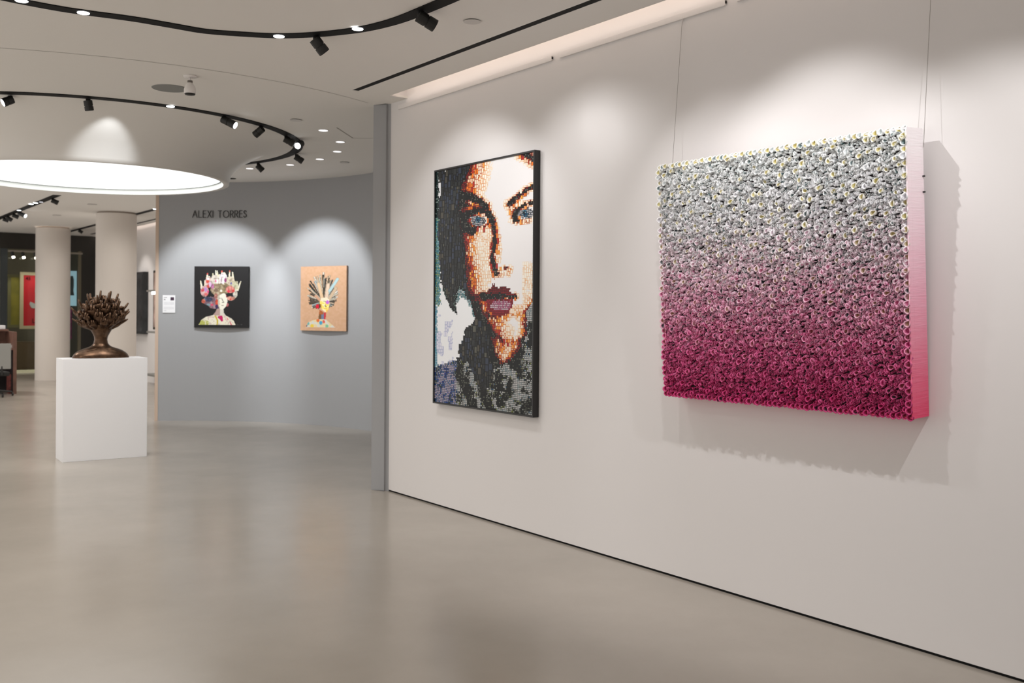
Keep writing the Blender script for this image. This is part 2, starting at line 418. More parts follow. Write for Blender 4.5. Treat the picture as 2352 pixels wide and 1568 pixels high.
# round lamp inserts set into the tracks
def insert(px, py, r, label, dim=False):
    p = ceil(px, py)
    bm = bmesh.new(); r = .034 if not dim else .03; disc(bm, (0, 0, 0), r, 0.003, 24); o = obj('track_downlight', bm, M_LENSDIM if dim else M_LENS)
    o.location = (p.x, p.y, HT-0.0065)
    tag(o, label, 'light', 'round lamps set into the tracks')
insert(50, -1, 0.04, 'lit round lamp in the curved track at the top left corner')
insert(192, 27, 0.045, 'lit round lamp in the curved track, second from the left')
insert(641, 81, 0.045, 'lit round lamp at the lowest bend of the curved track')
insert(822, 64, 0.045, 'lit round lamp in the curved track between the two hanging spotlights')
insert(392, 242.5, 0.05, 'lit round lamp in the circular track')
insert(72, 468, 0.06, 'left of the twin lit lamps in the wide straight track'); insert(82, 465, 0.06, 'right of the twin lit lamps in the wide straight track')
insert(44, 482, 0.06, 'lit lamp in the wide straight track before the row of hanging spotlights')
insert(95, 463, 0.05, 'faint lamp in the wide straight track beyond the twin lamps', True)
insert(357, 479, 0.06, 'lit lamp in the far track beside the grey wall edge')

# ------------------------------------------------------------------ ceiling fittings
def fitting(name, px, py, r, m, label, cat, group=None, h=0.006):
    p = ceil(px, py); bm = bmesh.new(); disc(bm, (0, 0, 0), r, h, 36)
    o = obj(name, bm, m); o.location = (p.x, p.y, HT+0.001); tag(o, label, cat, group); return o
M_COVER = mat('cover_white', (0.60, 0.58, 0.555), 0.6)
fitting('ceiling_speaker', 391, 202.5, 0.137, M_GREYPL, 'flat round grey speaker grille in the ceiling behind the white camera', 'speaker')
def cover(px, py, r, label):
    p = ceil(px, py)
    t = thing('sprinkler_cover', label, 'sprinkler cover', (p.x, p.y, HT-.0005), 0, 'round sprinkler covers')
    bm = bmesh.new(); disc(bm, (0, 0, -0.004), r, 0.003, 36); obj('plate', bm, M_COVER, t)
    bm = bmesh.new(); disc(bm, (0, 0, 0), r*0.93, 0.004, 36); obj('gap', bm, mat('gap_dark', (0.05, 0.045, 0.04), 0.8), t)
cover(1085, 48, 0.052, 'white round sprinkler cover in the ceiling near the black slot')
cover(680, 275, 0.055, 'white round sprinkler cover beyond the circular track')
cover(792, 372.5, 0.055, 'small round cover near the curved grey wall')
cover(212, 469, 0.08, 'small round cover in front of the right column top')
cover(131, 494, 0.08, 'small round cover between the columns')
for px, py, lb in ((743, 299, 'nearest'), (782, 325.5, 'brightest'), (775, 347.5, 'third'), (735, 365, 'fourth'), (667, 378, 'fifth'), (574, 386.5, 'farthest left')):
    p = ceil(px, py)
    t = thing('recessed_downlight', {'nearest': 'small recessed downlight nearest the ceiling access panel', 'brightest': 'brightest small recessed downlight, right of the circular track', 'third': 'dim recessed downlight just beyond the brightest one', 'fourth': 'small recessed downlight right of the track bend, nearer the grey wall', 'fifth': 'small recessed downlight between two hanging track spotlights', 'farthest left': 'small recessed downlight farthest left, beside the flared drum'}[lb], 'downlight', (p.x, p.y, HT), 0, 'small recessed downlights over the round room')
    bm = bmesh.new(); disc(bm, (0, 0, -0.003), 0.045, 0.002, 24); obj('lens', bm, mat('downlight_lens', (0.9, 0.9, 0.9), 0.4, emit=(1, 0.96, 0.98), estr=2.6 if lb == 'brightest' else 1.2), t)
    bm = bmesh.new(); disc(bm, (0, 0, 0), 0.056, 0.003, 24); obj('rim', bm, M_COVER, t)
fitting('ceiling_vent', 532, 409.5, 0.06, M_TRACK, 'small dark round hole in the ceiling beside the drum', 'vent')
# access panel joint
bm = bmesh.new(); a = ceil(774, 293); b = ceil(811, 317); c = ceil(870, 317.5)
strip(bm, [(a.x, a.y), (b.x, b.y)], 0.012, HT-0.002, HT-0.0005); strip(bm, [(b.x, b.y), (c.x, c.y)], 0.004, HT-0.002, HT-0.0005)
struct('trim_8', bm, mat('seam_grey', (0.2, 0.19, 0.17), 0.9), 'joint of a ceiling access panel')
# security camera
p = ceil(437, 174)
t = thing('security_camera', 'white pendant camera hanging from the ceiling on a short stem', 'camera', (p.x, p.y, HT))
bm = bmesh.new(); disc(bm, (0, 0, 0), 0.048, 0.012, 32); obj('mount', bm, M_WMETAL, t, True)
bm = bmesh.new(); tube(bm, [(0, 0, -0.010), (0, 0, -0.045)], 0.008, 10); obj('stem', bm, M_WMETAL, t, True)
bm = bmesh.new(); tube(bm, [(0.0, 0, -0.036), (0.0, 0, -0.053)], 0.019, 16); obj('collar', bm, mat('collar_grey', (0.16, 0.14, 0.12), 0.6), t, True)
bm = bmesh.new(); revolve(bm, [(0.018, -0.052), (0.024, -0.060), (0.036, -0.080), (0.043, -0.102), (0.043, -0.122), (0.037, -0.134), (0.001, -0.135)], 0, 0, 28); obj('housing', bm, M_WMETAL, t, True)
bm = bmesh.new(); revolve(bm, [(0.039, -0.132), (0.035, -0.141), (0.001, -0.143)], 0, 0, 28); obj('lens_cover', bm, M_BLACK, t, True)

# ------------------------------------------------------------------ picture rails
for i, (xa, xb, lb) in enumerate(((0.139, 2.155, 'white picture rail above the mosaic portrait'), (2.238, 3.647, 'white picture rail above the gap between the two big artworks'), (3.73, 7.5, 'white picture rail above the pink relief, barely in view at the top edge'))):
    t = thing('picture_rail', lb, 'rail', ((xa+xb)/2, -0.0, 3.155), 0, 'white picture rails')
    h = (xb-xa)/2
    bm = bmesh.new(); box(bm, -h, h, -0.014, -0.001, 0, 0.034); bevel(bm, 0.0015, 1); obj('rail_bar', bm, M_WMETAL, t)
    bm = bmesh.new(); box(bm, h, h+0.004, -0.012, -0.001, 0.012, 0.026); obj('end_slot', bm, M_BLACK, t)

# ------------------------------------------------------------------ painting tools
def pip(x, y, poly):
    ins = False; j = len(poly)-1
    for i in range(len(poly)):
        xi, yi = poly[i]; xj, yj = poly[j]
        if (yi > y) != (yj > y) and x < (xj-xi)*(y-yi)/(yj-yi)+xi: ins = not ins
        j = i
    return ins
def dseg(x, y, pts, ky=1.0):
    best = 1e9
    for i in range(len(pts)-1):
        ax, ay = pts[i]; bx, by = pts[i+1]; dx, dy = bx-ax, by-ay
        l = dx*dx+dy*dy or 1e-9; t = max(0, min(1, ((x-ax)*dx+(y-ay)*dy)/l))
        d = math.hypot(x-ax-t*dx, (y-ay-t*dy)*ky)
        if d < best: best = d
    return best
def interp(v, tab):
    if v <= tab[0][0]: return tab[0][1]
    for (a, b), (c, d) in zip(tab, tab[1:]):
        if v <= c: return b + (d-b)*(v-a)/(c-a)
    return tab[-1][1]
def vnoise(x, y, seed=0):
    def h(i, j):
        n = (i*374761393 + j*668265263 + seed*1442695041) & 0xffffffff
        n = ((n ^ (n >> 13))*1274126177) & 0xffffffff
        return ((n ^ (n >> 16)) & 0xffff)/65535
    i, j = math.floor(x), math.floor(y); fx, fy = x-i, y-j
    fx = fx*fx*(3-2*fx); fy = fy*fy*(3-2*fy)
    return (h(i, j)*(1-fx)+h(i+1, j)*fx)*(1-fy) + (h(i, j+1)*(1-fx)+h(i+1, j+1)*fx)*fy
def mixc(a, b, t): return tuple(a[i]+(b[i]-a[i])*t for i in range(3))
def painted(name, quads, m, parent):
    """quads: (x0,x1,z0,z1,y,rgb 0-255)"""
    me = bpy.data.meshes.new(name); vs = []; fs = []
    for (x0, x1, z0, z1, y, c) in quads:
        n = len(vs); vs += [(x0, y, z0), (x1, y, z0), (x1, y, z1), (x0, y, z1)]; fs.append((n, n+1, n+2, n+3))
    me.from_pydata(vs, [], fs); me.update()
    a = me.color_attributes.new('paint', 'FLOAT_COLOR', 'CORNER')
    k = 0; buf = []
    for q in quads:
        l = lin(*[max(0, min(255, v)) for v in q[5]])
        buf += [l[0], l[1], l[2], 1.0]*4
    a.data.foreach_set('color', buf)
    me.materials.append(m)
    o = bpy.data.objects.new(name, me); C.objects.link(o); o.parent = parent
    return o

# ------------------------------------------------------------------ mosaic portrait on the long wall
PX0, PX1, PZ0, PZ1, PD = 0.648, 2.018, 0.800, 2.580, 0.052
XL = at_y(996, 650, -PD).x; XR = at_y(1226, 650, -PD).x
ZT = at_y(996, 392, -PD).z; ZB = at_y(993, 925, -PD).z
PORT = thing('framed_portrait', 'tall mosaic portrait of a dark-haired woman in a thin black frame', 'artwork', ((XL+XR)/2, 0, ZB))
pw, ph = XR - XL, ZT - ZB
bm = bmesh.new(); fw = 0.012
for a in ((-pw/2, -pw/2+fw, 0, ph), (pw/2-fw, pw/2, 0, ph), (-pw/2+fw, pw/2-fw, 0, fw), (-pw/2+fw, pw/2-fw, ph-fw, ph)):
    box(bm, a[0], a[1], -PD, -0.002, a[2], a[3])
bmesh.ops.remove_doubles(bm, verts=bm.verts, dist=1e-5)
obj('frame', bm, mat('frame_black', (0.014, 0.013, 0.013), 0.4), PORT)
_E = [(380, 1080), (414, 1062), (448, 1054), (465, 1054), (515, 1059), (551, 1063), (593, 1066), (660, 1071), (679, 1083), (727, 1098), (761, 1118), (792, 1122), (835, 1119), (848, 1126)]
_W = [(380, 52), (420, 66), (470, 60), (500, 46), (560, 40), (640, 48), (690, 60), (740, 70), (800, 66), (848, 50)]
_JAW = [(650, 1240), (692, 1224), (716, 1209), (770, 1209), (790, 1200), (820, 1178), (842, 1154), (850, 1126)]
_HAIR = [(1006, 396), (1082, 378), (1072, 402), (1058, 420), (1053, 450), (1053, 480), (1057, 520), (1062, 555), (1066, 600), (1071, 655), (1082, 690), (1075, 686), (1065, 668), (1058, 662), (1052, 668), (1046, 690), (1050, 722), (1041, 716), (1028, 695), (1018, 668), (1014, 650), (1010, 600), (1007, 560), (1006, 520), (1009, 470), (1013, 430)]
_NECK = [(1091, 733), (1109, 737), (1121, 762), (1126, 780), (1121, 830), (1132, 850), (1132, 874), (1112, 900), (1100, 890), (1090, 862), (1074, 832), (1064, 829), (1052, 812), (1054, 790), (1066, 778), (1067, 757), (1086, 742)]
_LIPU = [(1112, 678), (1133, 652), (1143, 661), (1160, 656), (1185, 679), (1178, 684), (1154, 682), (1122, 688)]
_LIPL = [(1115, 688), (1181, 687), (1175, 705), (1165, 720), (1150, 728), (1134, 725), (1120, 709)]
_FEAT = [  # polylines in the picture, radius, strength
    ([(1058, 452), (1080, 451), (1100, 461), (1118, 473)], 7, 1.25),
    ([(1060, 505), (1070, 496), (1082, 488), (1100, 484), (1118, 489), (1131, 505)], 6, 1.2),
    ([(1124, 490), (1133, 512), (1136, 540), (1135, 565), (1131, 590), (1134, 612), (1138, 628)], 6.5, 1.15),
    ([(1064, 512), (1074, 524), (1086, 530)], 8, 1.1), ([(1086, 524), (1108, 521), (1126, 512)], 3, 0.6),
    ([(1054, 470), (1080, 472), (1110, 478)], 4, 0.35),
    ([(1170, 468), (1188, 452), (1207, 438), (1227, 426)], 6, 1.2),
    ([(1182, 505), (1186, 486), (1198, 473), (1212, 467), (1227, 465)], 6, 1.2),
    ([(1184, 505), (1198, 509), (1227, 506)], 4, 0.75), ([(1168, 470), (1174, 484), (1180, 500)], 9, 0.42),
    ([(1202, 352), (1227, 366)], 13, 1.0),
    ([(1153, 616), (1164, 614)], 3.5, 0.8), ([(1142, 626), (1152, 631), (1165, 628), (1172, 618)], 6, 0.4),
    ([(1145, 540), (1147, 600)], 5, 0.25),
    ([(1112, 681), (1134, 681), (1155, 678), (1175, 682), (1184, 680)], 5.5, 1.25), ([(1114, 680), (1136, 682), (1150, 680)], 8, 1.1),
    ([(1124, 724), (1150, 734), (1175, 722)], 6, 0.4),
    ([(1227, 690), (1209, 722), (1209, 772), (1196, 796), (1176, 822), (1154, 845), (1130, 858)], 9, 0.55),
    ([(1122, 790), (1132, 850)], 8, 0.5), ([(1125, 764), (1160, 784), (1200, 778)], 6, 0.30), ([(1090, 700), (1104, 735), (1120, 760)], 9, 0.5),
    ([(1136, 822), (1150, 842)], 8, 0.4)]
_SC = [([(1052, 826), (1060, 868), (1078, 900), (1086, 935)], 9), ([(1100, 870), (1112, 905), (1126, 940)], 7), ([(1140, 860), (1150, 885), (1140, 905)], 7),
       ([(1172, 875), (1166, 905), (1150, 925)], 6), ([(1196, 800), (1180, 835), (1196, 858)], 8), ([(1218, 925), (1200, 945)], 9), ([(1222, 745), (1218, 790)], 6), ([(1125, 870), (1160, 900)], 5)]
rg = random.Random(3)
def pick(x, y):
    """returns kind, fill colour, joint colour for picture point x, y"""
    n = vnoise(x*0.12, y*0.09, 1); n2 = vnoise(x*0.35, y*0.25, 2); r = rg.random()
    x += (vnoise(x*.5, y*.4, 5)-.5)*4.5 + (rg.random()-.5)*1.6; y += (vnoise(x*.5, y*.4, 6)-.5)*6
    if pip(x, y, _HAIR) or pip(x, y, _NECK):
        v = 26 + 30*r
        c = (v, v+3, v+4) if r < .6 else ((v-4, v+4, v+20) if r < .85 else (v+18, v+14, v+4))
        if r > .96: c = (84, 84, 74)
        if pip(x, y, _HAIR) and dseg(x, y, _HAIR[12:20]) < 5: return 'small', ((18, 24, 24) if r < .7 else (120, 150, 140)), (8, 12, 12)
        return 'big', c, (9, 11, 11)
    e = interp(y, _E); jaw = interp(y, _JAW)
    if 385 < y < 745 and e-7 < x <= e: return 'small', ((20, 24, 24) if r < .75 else (96, 20, 26)), (8, 9, 10)
    infacee = x > e and (x < jaw if y > 650 else True) and y < 852
    if infacee:
        if pip(x, y, _LIPU) and dseg(x, y, [(1112, 681), (1134, 681), (1155, 678), (1175, 682), (1184, 680)]) > (6 if x < 1150 else 3.5):
            return 'small', (110 + 60*r, 14 + 20*r, 24 + 16*r), (60, 6, 12)
        if pip(x, y, _LIPL):
            hx = math.hypot((x-1150)/24, (y-701)/12)
            if hx < 1: return 'small', ((236, 225, 228) if r < .6 else (200, 110, 140)), (120, 60, 90)
            return 'small', ((178, 30, 60) if r < .5 else (150, 20, 30)), (90, 8, 20)
        # eyes
        for (ex, ey, ax, ay, ix, iy) in ((1098, 507, 18, 12, 1097, 505), (1208, 490, 19, 12, 1205, 489)):
            if ((x-ex)/ax)**2 + ((y-ey)/ay)**2 < 1:
                di = math.hypot(x-ix, (y-iy)*0.8)
                if di < 2.2: return 'small', (10, 30, 45), (6, 10, 14)
                if di < 6.6: return 'small', ((60, 140, 170) if r < .45 else ((170, 215, 225) if r < .65 else (14, 60, 92))), (10, 50, 75)
                return 'small', ((232, 232, 236) if r < .74 else (96, 104, 112)), (40, 44, 50)
        t = (x-e)/interp(y, _W)
        t = min(1.05, 0.06 + 0.93*max(0, t)**0.9)
        if y > 700:
            cap = 0.74
            q = math.hypot((x-1166)/26, (y-748)/32)
            if q < 1.15: cap = 0.74 + 0.35*min(1, (1.15-q)/0.4)
            if y > 785: cap = 0.69
            t = min(t, cap)
        elif y > 600 and x > 1200: t = min(t, 0.86)
        elif 515 < y < 650 and x < 1128: t = min(t, 0.87)
        for pts, rad, s in _FEAT:
            d = dseg(x, y, pts)/rad
            if d < 2.6: t -= s*math.exp(-d*d*0.8)
        t += (n-0.5)*0.16 + (n2-0.5)*0.08
        if t > 0.93:
            return 'flat', (233, 231, 231), (233, 231, 231)
        if t > 0.72:
            return 'mid', (244, 238, 226), mixc((222, 140, 62), (240, 222, 198), (t-.72)/.21)
        if t > 0.5:
            return 'mid', ((246, 232, 208) if r < .78 else (238, 160, 70)), mixc((176, 58, 20), (222, 140, 62), (t-.5)/.22)
        if t > 0.3:
            return 'mid', ((228, 120, 36) if r < .4 else ((240, 205, 170) if r < .6 else ((176, 40, 30) if r < .9 else (240, 170, 60)))), (130, 34, 14)
        if t > 0.14:
            return 'small', ((150, 22, 32) if r < .5 else ((190, 70, 26) if r < .7 else (60, 12, 16))), (60, 10, 12)
        v = 20 + 22*r
        return 'small', ((v, v+2, v+2) if r < .85 else (130, 130, 120)), (8, 8, 9)
    if y > 700 and x > 1150 or y > 845 or (y > 820 and x > 1050):     # scarf and coat
        k = 0
        for pts, rad in _SC:
            d = dseg(x, y, pts)/rad
            k = max(k, math.exp(-d*d*0.7))
        v = n*0.55 + n2*0.45 - k*0.62
        if x > 1205 and y < 740: v += .5
        if x < 1048:
            if v > .42: return 'small', ((212, 200, 214) if r < .72 else (60, 120, 170)), (70, 70, 96)
            if v > .28: return 'small', ((24, 84, 160) if r < .5 else ((206, 200, 210) if r < .75 else (40, 60, 190))), (14, 30, 60)
            return 'small', ((26, 60, 70) if r < .6 else (170, 175, 180)), (8, 22, 26)
        if v > .42: return 'small', ((228, 226, 226) if r < .8 else (160, 180, 186)), (90, 96, 96)
        if v > .24: return 'small', ((196, 198, 190) if r < .55 else ((34, 38, 38) if r < .85 else ((150, 160, 70) if r < .93 else (36, 96, 140)))), (20, 24, 22)
        return 'small', ((24, 27, 27) if r < .82 else (120, 124, 110)), (8, 10, 10)
    if x < 1008 + (y-400)*0.012 and y < 700 and y > 380:
        if y < 500: return 'small', ((36, 66, 66) if r < .5 else ((170, 196, 190) if r < .75 else (14, 20, 20))), (10, 26, 28)
        return 'small', ((178, 216, 222) if r < .5 else ((70, 140, 150) if r < .8 else (190, 196, 70))), (40, 100, 112)
    # lower left: pale sky behind the shoulder, and the blue coat
    if y > 842 - (x-1040)*0.0 and x < 1050 or (y > 826 + (1046-x)*0.35 and x < 1052):
        v = n*.5 + n2*.5
        if v > .5: return 'small', ((214, 202, 216) if r < .7 else (60, 120, 170)), (70, 70, 96)
        return 'small', ((30, 92, 168) if r < .4 else ((210, 206, 214) if r < .7 else ((20, 60, 70) if r < .95 else (200, 200, 50)))), (12, 34, 60)
    if x < 1004: return 'small', ((150, 200, 214) if r < .6 else (226, 232, 236)), (60, 130, 156)
    if y > 725 and x < 1040 and n > .5: return 'mid', (226, 226, 238), (176, 184, 214)
    if dseg(x, y, [(1046, 690), (1052, 668), (1082, 690), (1096, 730)]) < 7: return 'small', ((150, 196, 200) if r < .6 else (230, 232, 232)), (40, 84, 92)
    return 'flat', (236, 238, 240), (236, 238, 240)
def port_px(u, v):            # fraction across / up the picture -> picture chart coordinates
    X = XL + fw + (pw-2*fw)*u; Z = ZB + fw + (ph-2*fw)*v
    p = Vector((X, -PD+.008, Z)) - CAM
    dep = p.x*TY + p.y*TX; lat = p.x*TX - p.y*TY
    a = lat/dep*F; b = -(p.z)/dep*F + YH
    c, s = math.cos(PHI), math.sin(PHI)
    return c*a - s*b + 1176, s*a + c*b + 784
NU, NV = 108, 140
occ = [[False]*NV for _ in range(NU)]
quads = []; iw, ih = (pw-2*fw)/NU, (ph-2*fw)/NV
for j in range(NV-1, -1, -1):
    for i in range(NU):
        if occ[i][j]: continue
        x, y = port_px((i+.5)/NU, (j+.5)/NV)
        kind, cf, cg = pick(x, y)
        si = sj = 1
        if kind == 'big': si, sj = rg.choice(((3, 4), (3, 3), (4, 4), (2, 3), (2, 2), (1, 2)))
        elif kind == 'mid': si, sj = rg.choice(((1, 1), (2, 2), (2, 2), (2, 3), (1, 2)))
        def free(si, sj):
            if i+si > NU or j-sj+1 < 0: return False
            for a in range(si):
                for b in range(sj):
                    if occ[i+a][j-b]: return False
            if si*sj > 1:
                xx, yy = port_px((i+si-.5)/NU, (j-sj+1.5)/NV)
                if pick(xx, yy)[0] != kind: return False
            return True
        while not free(si, sj) and si*sj > 1:
            if si > sj: si -= 1
            elif sj > 1: sj -= 1
            else: si -= 1
        for a in range(si):
            for b in range(sj): occ[i+a][j-b] = True
        xa = -pw/2+fw+i*iw; xb = xa+si*iw; zb = fw+(j+1)*ih; za = zb-sj*ih
        quads.append((xa, xb, za, zb, -PD+0.010, cg))
        if kind != 'flat':
            g = 0.0028 if kind != 'big' else 0.004
            quads.append((xa+g, xb-g, za+g*.9, zb-g*.9, -PD+0.0092, cf))
painted('mosaic_picture', quads, attr_mat('lacquered_mosaic', 0.35, 0.3), PORT)
bm = bmesh.new(); box(bm, -pw/2+fw, pw/2-fw, -PD+.012, -0.004, fw, ph-fw); obj('backing_board', bm, M_BLACK, PORT)

# ------------------------------------------------------------------ pink petal relief
RB = at_y(2135, 957, 0.0)                       # back lower right corner touches the wall
RT, RH, LEAN = 0.132, 1.272, 0.052
RXR = RB.x
RXL = (at_y(1522, 903, -0.146).x + at_y(1508, 384, -0.2).x)/2
RW = RXR - RXL
REL = thing('petal_relief', 'large leaning relief of paper petals fading from white to deep pink', 'artwork', (RXL, 0, RB.z))
REL.rotation_euler = (LEAN, 0, 0)
def relief_side():
    m = bpy.data.materials.new('fringed_paper_side'); m.use_nodes = True; nt = m.node_tree; b = nt.nodes['Principled BSDF']
    tc = nt.nodes.new('ShaderNodeTexCoord'); sp = nt.nodes.new('ShaderNodeSeparateXYZ'); r = nt.nodes.new('ShaderNodeValToRGB')
    mp = nt.nodes.new('ShaderNodeMapRange'); mp.inputs['From Max'].default_value = RH
    for p, c in ((0.0, (0.93, 0.10, 0.22)), (0.15, (0.95, 0.21, 0.34)), (0.42, (0.95, 0.48, 0.61)), (0.68, (0.95, 0.73, 0.80)), (0.95, (0.95, 0.89, 0.91))):
        if p in (0.0,): e = r.color_ramp.elements[0]; e.position = p
        elif p == 0.95: e = r.color_ramp.elements[-1]; e.position = p
        else: e = r.color_ramp.elements.new(p)
        e.color = (*c, 1)
    w = nt.nodes.new('ShaderNodeTexNoise'); w.inputs['Scale'].default_value = 1; w.inputs['Detail'].default_value = 6
    mpg = nt.nodes.new('ShaderNodeMapping'); mpg.inputs['Scale'].default_value = (9, 9, 170)
    ad = nt.nodes.new('ShaderNodeMath'); ad.operation = 'MULTIPLY_ADD'; ad.inputs[1].default_value = 0.16; 
    bp = nt.nodes.new('ShaderNodeBump'); bp.inputs['Strength'].default_value = 0.55; bp.inputs['Distance'].default_value = 0.004
    L = nt.links.new
    L(tc.outputs['Object'], sp.inputs[0]); L(sp.outputs['Z'], mp.inputs['Value']); L(tc.outputs['Object'], mpg.inputs[0]); L(mpg.outputs[0], w.inputs['Vector'])
    sb = nt.nodes.new('ShaderNodeMath'); sb.operation = 'SUBTRACT'; sb.inputs[1].default_value = 0.5
    L(w.outputs['Fac'], sb.inputs[0]); L(sb.outputs[0], ad.inputs[0]); L(mp.outputs['Result'], ad.inputs[2]); L(ad.outputs[0], r.inputs['Fac'])
    L(r.outputs['Color'], b.inputs['Base Color']); L(w.outputs['Fac'], bp.inputs['Height']); L(bp.outputs['Normal'], b.inputs['Normal'])
    b.inputs['Roughness'].default_value = 0.7; b.inputs['Specular IOR Level'].default_value = 0.2
    return m
bm = bmesh.new(); box(bm, 0.006, RW-0.001, -RT+0.036, 0, 0.003, RH-0.003)
for q in ((0.006, .012, .003, RH-.003), (RW-.007, RW-.001, .003, RH-.003), (.012, RW-.007, .003, .009), (.012, RW-.007, RH-.009, RH-.003)): box(bm, q[0], q[1], -RT+(.006 if q[0] > .5 and q[1]-q[0] < .01 else .015), -RT+.0358, q[2], q[3])
obj('side_panels', bm, relief_side(), REL)
rp = random.Random(11)
class PM:
    def __init__(s): s.v = []; s.f = []; s.c = []
    def face(s, idx, col): s.f.append(idx); s.c.append(col)
    def build(s, name, m, parent):
        me = bpy.data.meshes.new(name); me.from_pydata(s.v, [], s.f); me.update()
        a = me.color_attributes.new('paint', 'FLOAT_COLOR', 'CORNER'); buf = []
        for f, c in zip(s.f, s.c):
            if isinstance(c, list):
                for q in c: buf += [*q, 1.0]
            else: buf += [*c, 1.0]*len(f)
        a.data.foreach_set('color', buf)
        me.polygons.foreach_set('use_smooth', [True]*len(s.f))
        me.materials.append(m); o = bpy.data.objects.new(name, me); C.objects.link(o); o.parent = parent
        return o
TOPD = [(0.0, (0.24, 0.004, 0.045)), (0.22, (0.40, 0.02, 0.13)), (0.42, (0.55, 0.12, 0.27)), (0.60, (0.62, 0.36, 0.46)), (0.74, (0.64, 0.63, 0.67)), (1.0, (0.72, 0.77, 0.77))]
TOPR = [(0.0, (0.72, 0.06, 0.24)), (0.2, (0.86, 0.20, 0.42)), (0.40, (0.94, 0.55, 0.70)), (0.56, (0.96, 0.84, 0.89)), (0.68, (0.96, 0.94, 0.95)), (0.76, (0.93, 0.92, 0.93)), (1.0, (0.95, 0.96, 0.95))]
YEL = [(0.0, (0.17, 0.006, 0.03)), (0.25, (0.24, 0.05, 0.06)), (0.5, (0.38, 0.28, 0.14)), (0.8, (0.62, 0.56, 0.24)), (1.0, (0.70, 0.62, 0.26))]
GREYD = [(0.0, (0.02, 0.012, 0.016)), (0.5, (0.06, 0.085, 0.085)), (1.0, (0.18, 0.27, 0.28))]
def rampc(v, tab):
    if v <= tab[0][0]: return tab[0][1]
    for (a, ca), (b, cb) in zip(tab, tab[1:]):
        if v <= b: return mixc(ca, cb, (v-a)/(b-a))
    return tab[-1][1]
def petal(pm, x, z, r, depth, tilt, yellow, squash=1.0, y0=None):
    """a folded paper cup: flared lip, hollow pointed bowl, teardrop outline"""
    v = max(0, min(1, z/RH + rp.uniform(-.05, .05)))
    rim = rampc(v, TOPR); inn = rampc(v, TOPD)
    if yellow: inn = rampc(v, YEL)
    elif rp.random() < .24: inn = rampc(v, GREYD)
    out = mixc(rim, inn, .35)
    yb = -RT + 0.036
    yf = (-RT - 0.002 if y0 is None else y0) + rp.uniform(-.008, .010)
    n = 9; a0 = tilt; ca, sa = math.cos(a0), math.sin(a0)
    base = len(pm.v)
    for k in range(n):
        t = 2*math.pi*k/n
        px_ = math.cos(t)*squash; pz = math.sin(t)
        if pz > 0.5: px_ *= 0.55; pz *= 1.12
        X = (px_*ca - pz*sa)*r; Z = (px_*sa + pz*ca)*r
        yy = yf + (0.010 if pz > 0 else -0.006)*pz*(1 if pz > 0 else 1)
        pm.v.append((x+X, yy, z+Z))
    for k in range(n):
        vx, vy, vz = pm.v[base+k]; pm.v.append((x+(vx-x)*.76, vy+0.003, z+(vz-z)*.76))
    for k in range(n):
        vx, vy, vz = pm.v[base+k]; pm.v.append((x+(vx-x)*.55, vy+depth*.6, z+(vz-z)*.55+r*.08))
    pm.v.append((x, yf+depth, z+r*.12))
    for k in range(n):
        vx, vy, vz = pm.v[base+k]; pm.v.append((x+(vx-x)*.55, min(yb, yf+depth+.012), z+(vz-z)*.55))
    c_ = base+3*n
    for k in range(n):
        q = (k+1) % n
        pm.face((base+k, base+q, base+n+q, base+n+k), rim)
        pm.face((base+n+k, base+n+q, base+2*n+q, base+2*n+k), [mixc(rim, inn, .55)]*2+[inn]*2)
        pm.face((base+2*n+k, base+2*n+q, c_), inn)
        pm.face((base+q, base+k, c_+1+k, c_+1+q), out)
def curl(pm, x, z):
    """a crumpled strip of folded paper standing on edge"""
    v = max(0, min(1, z/RH + rp.uniform(-.06, .06)))
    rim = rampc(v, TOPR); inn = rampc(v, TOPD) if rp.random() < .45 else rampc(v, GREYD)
    L = rp.uniform(.008, .020); ang = rp.gauss(-0.62, 0.5); cu = rp.uniform(-1.8, 1.8)
    yb = -RT+.036; yf = -RT + rp.uniform(-.004, .010); n = 4
    base = len(pm.v); th = ang; X, Z = x, z; lean = rp.uniform(-.006, .006)
    for k in range(n+1):
        pm.v.append((X, yf + rp.uniform(-.002, .002), Z)); pm.v.append((X+lean*.7-.001, yf+.0045, Z-.0035)); pm.v.append((X+lean, yb, Z-.004))
        X += math.cos(th)*L/n; Z += math.sin(th)*L/n; th += cu/n
    for k in range(n):
        a = base+3*k
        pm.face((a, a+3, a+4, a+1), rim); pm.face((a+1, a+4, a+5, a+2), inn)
M_PET = attr_mat('rice_paper', 0.6, 0.25)
pm = PM(); singles = []
NX, NZ = 56, 44
def edge(u, n): return 0.010 + u*(RW-0.024)/(n-1)
border = []
for k in range(NX): border += [(edge(k, NX), RH-.011, k), (edge(k, NX), .011, k)]
for k in range(1, NZ-1): border += [(.008, .008+k*(RH-.016)/(NZ-1), k), (RW-.014, .008+k*(RH-.016)/(NZ-1), k)]
border.sort(key=lambda b: -b[0] - (0.4 if b[0] > RW-.02 else 0))
for bi, (x, z, k) in enumerate(border):
    args = dict(x=x+rp.uniform(-.001, .001), z=z+rp.uniform(-.002, .002), r=rp.uniform(.0145, .0175), depth=.022, tilt=rp.uniform(-.25, .25)+(-.2), yellow=(k % 2 == 0), y0=-RT-.004)
    if bi < 96:
        q = PM(); petal(q, **args); q.build('petal_cup', M_PET, REL)
    else: petal(pm, **args)
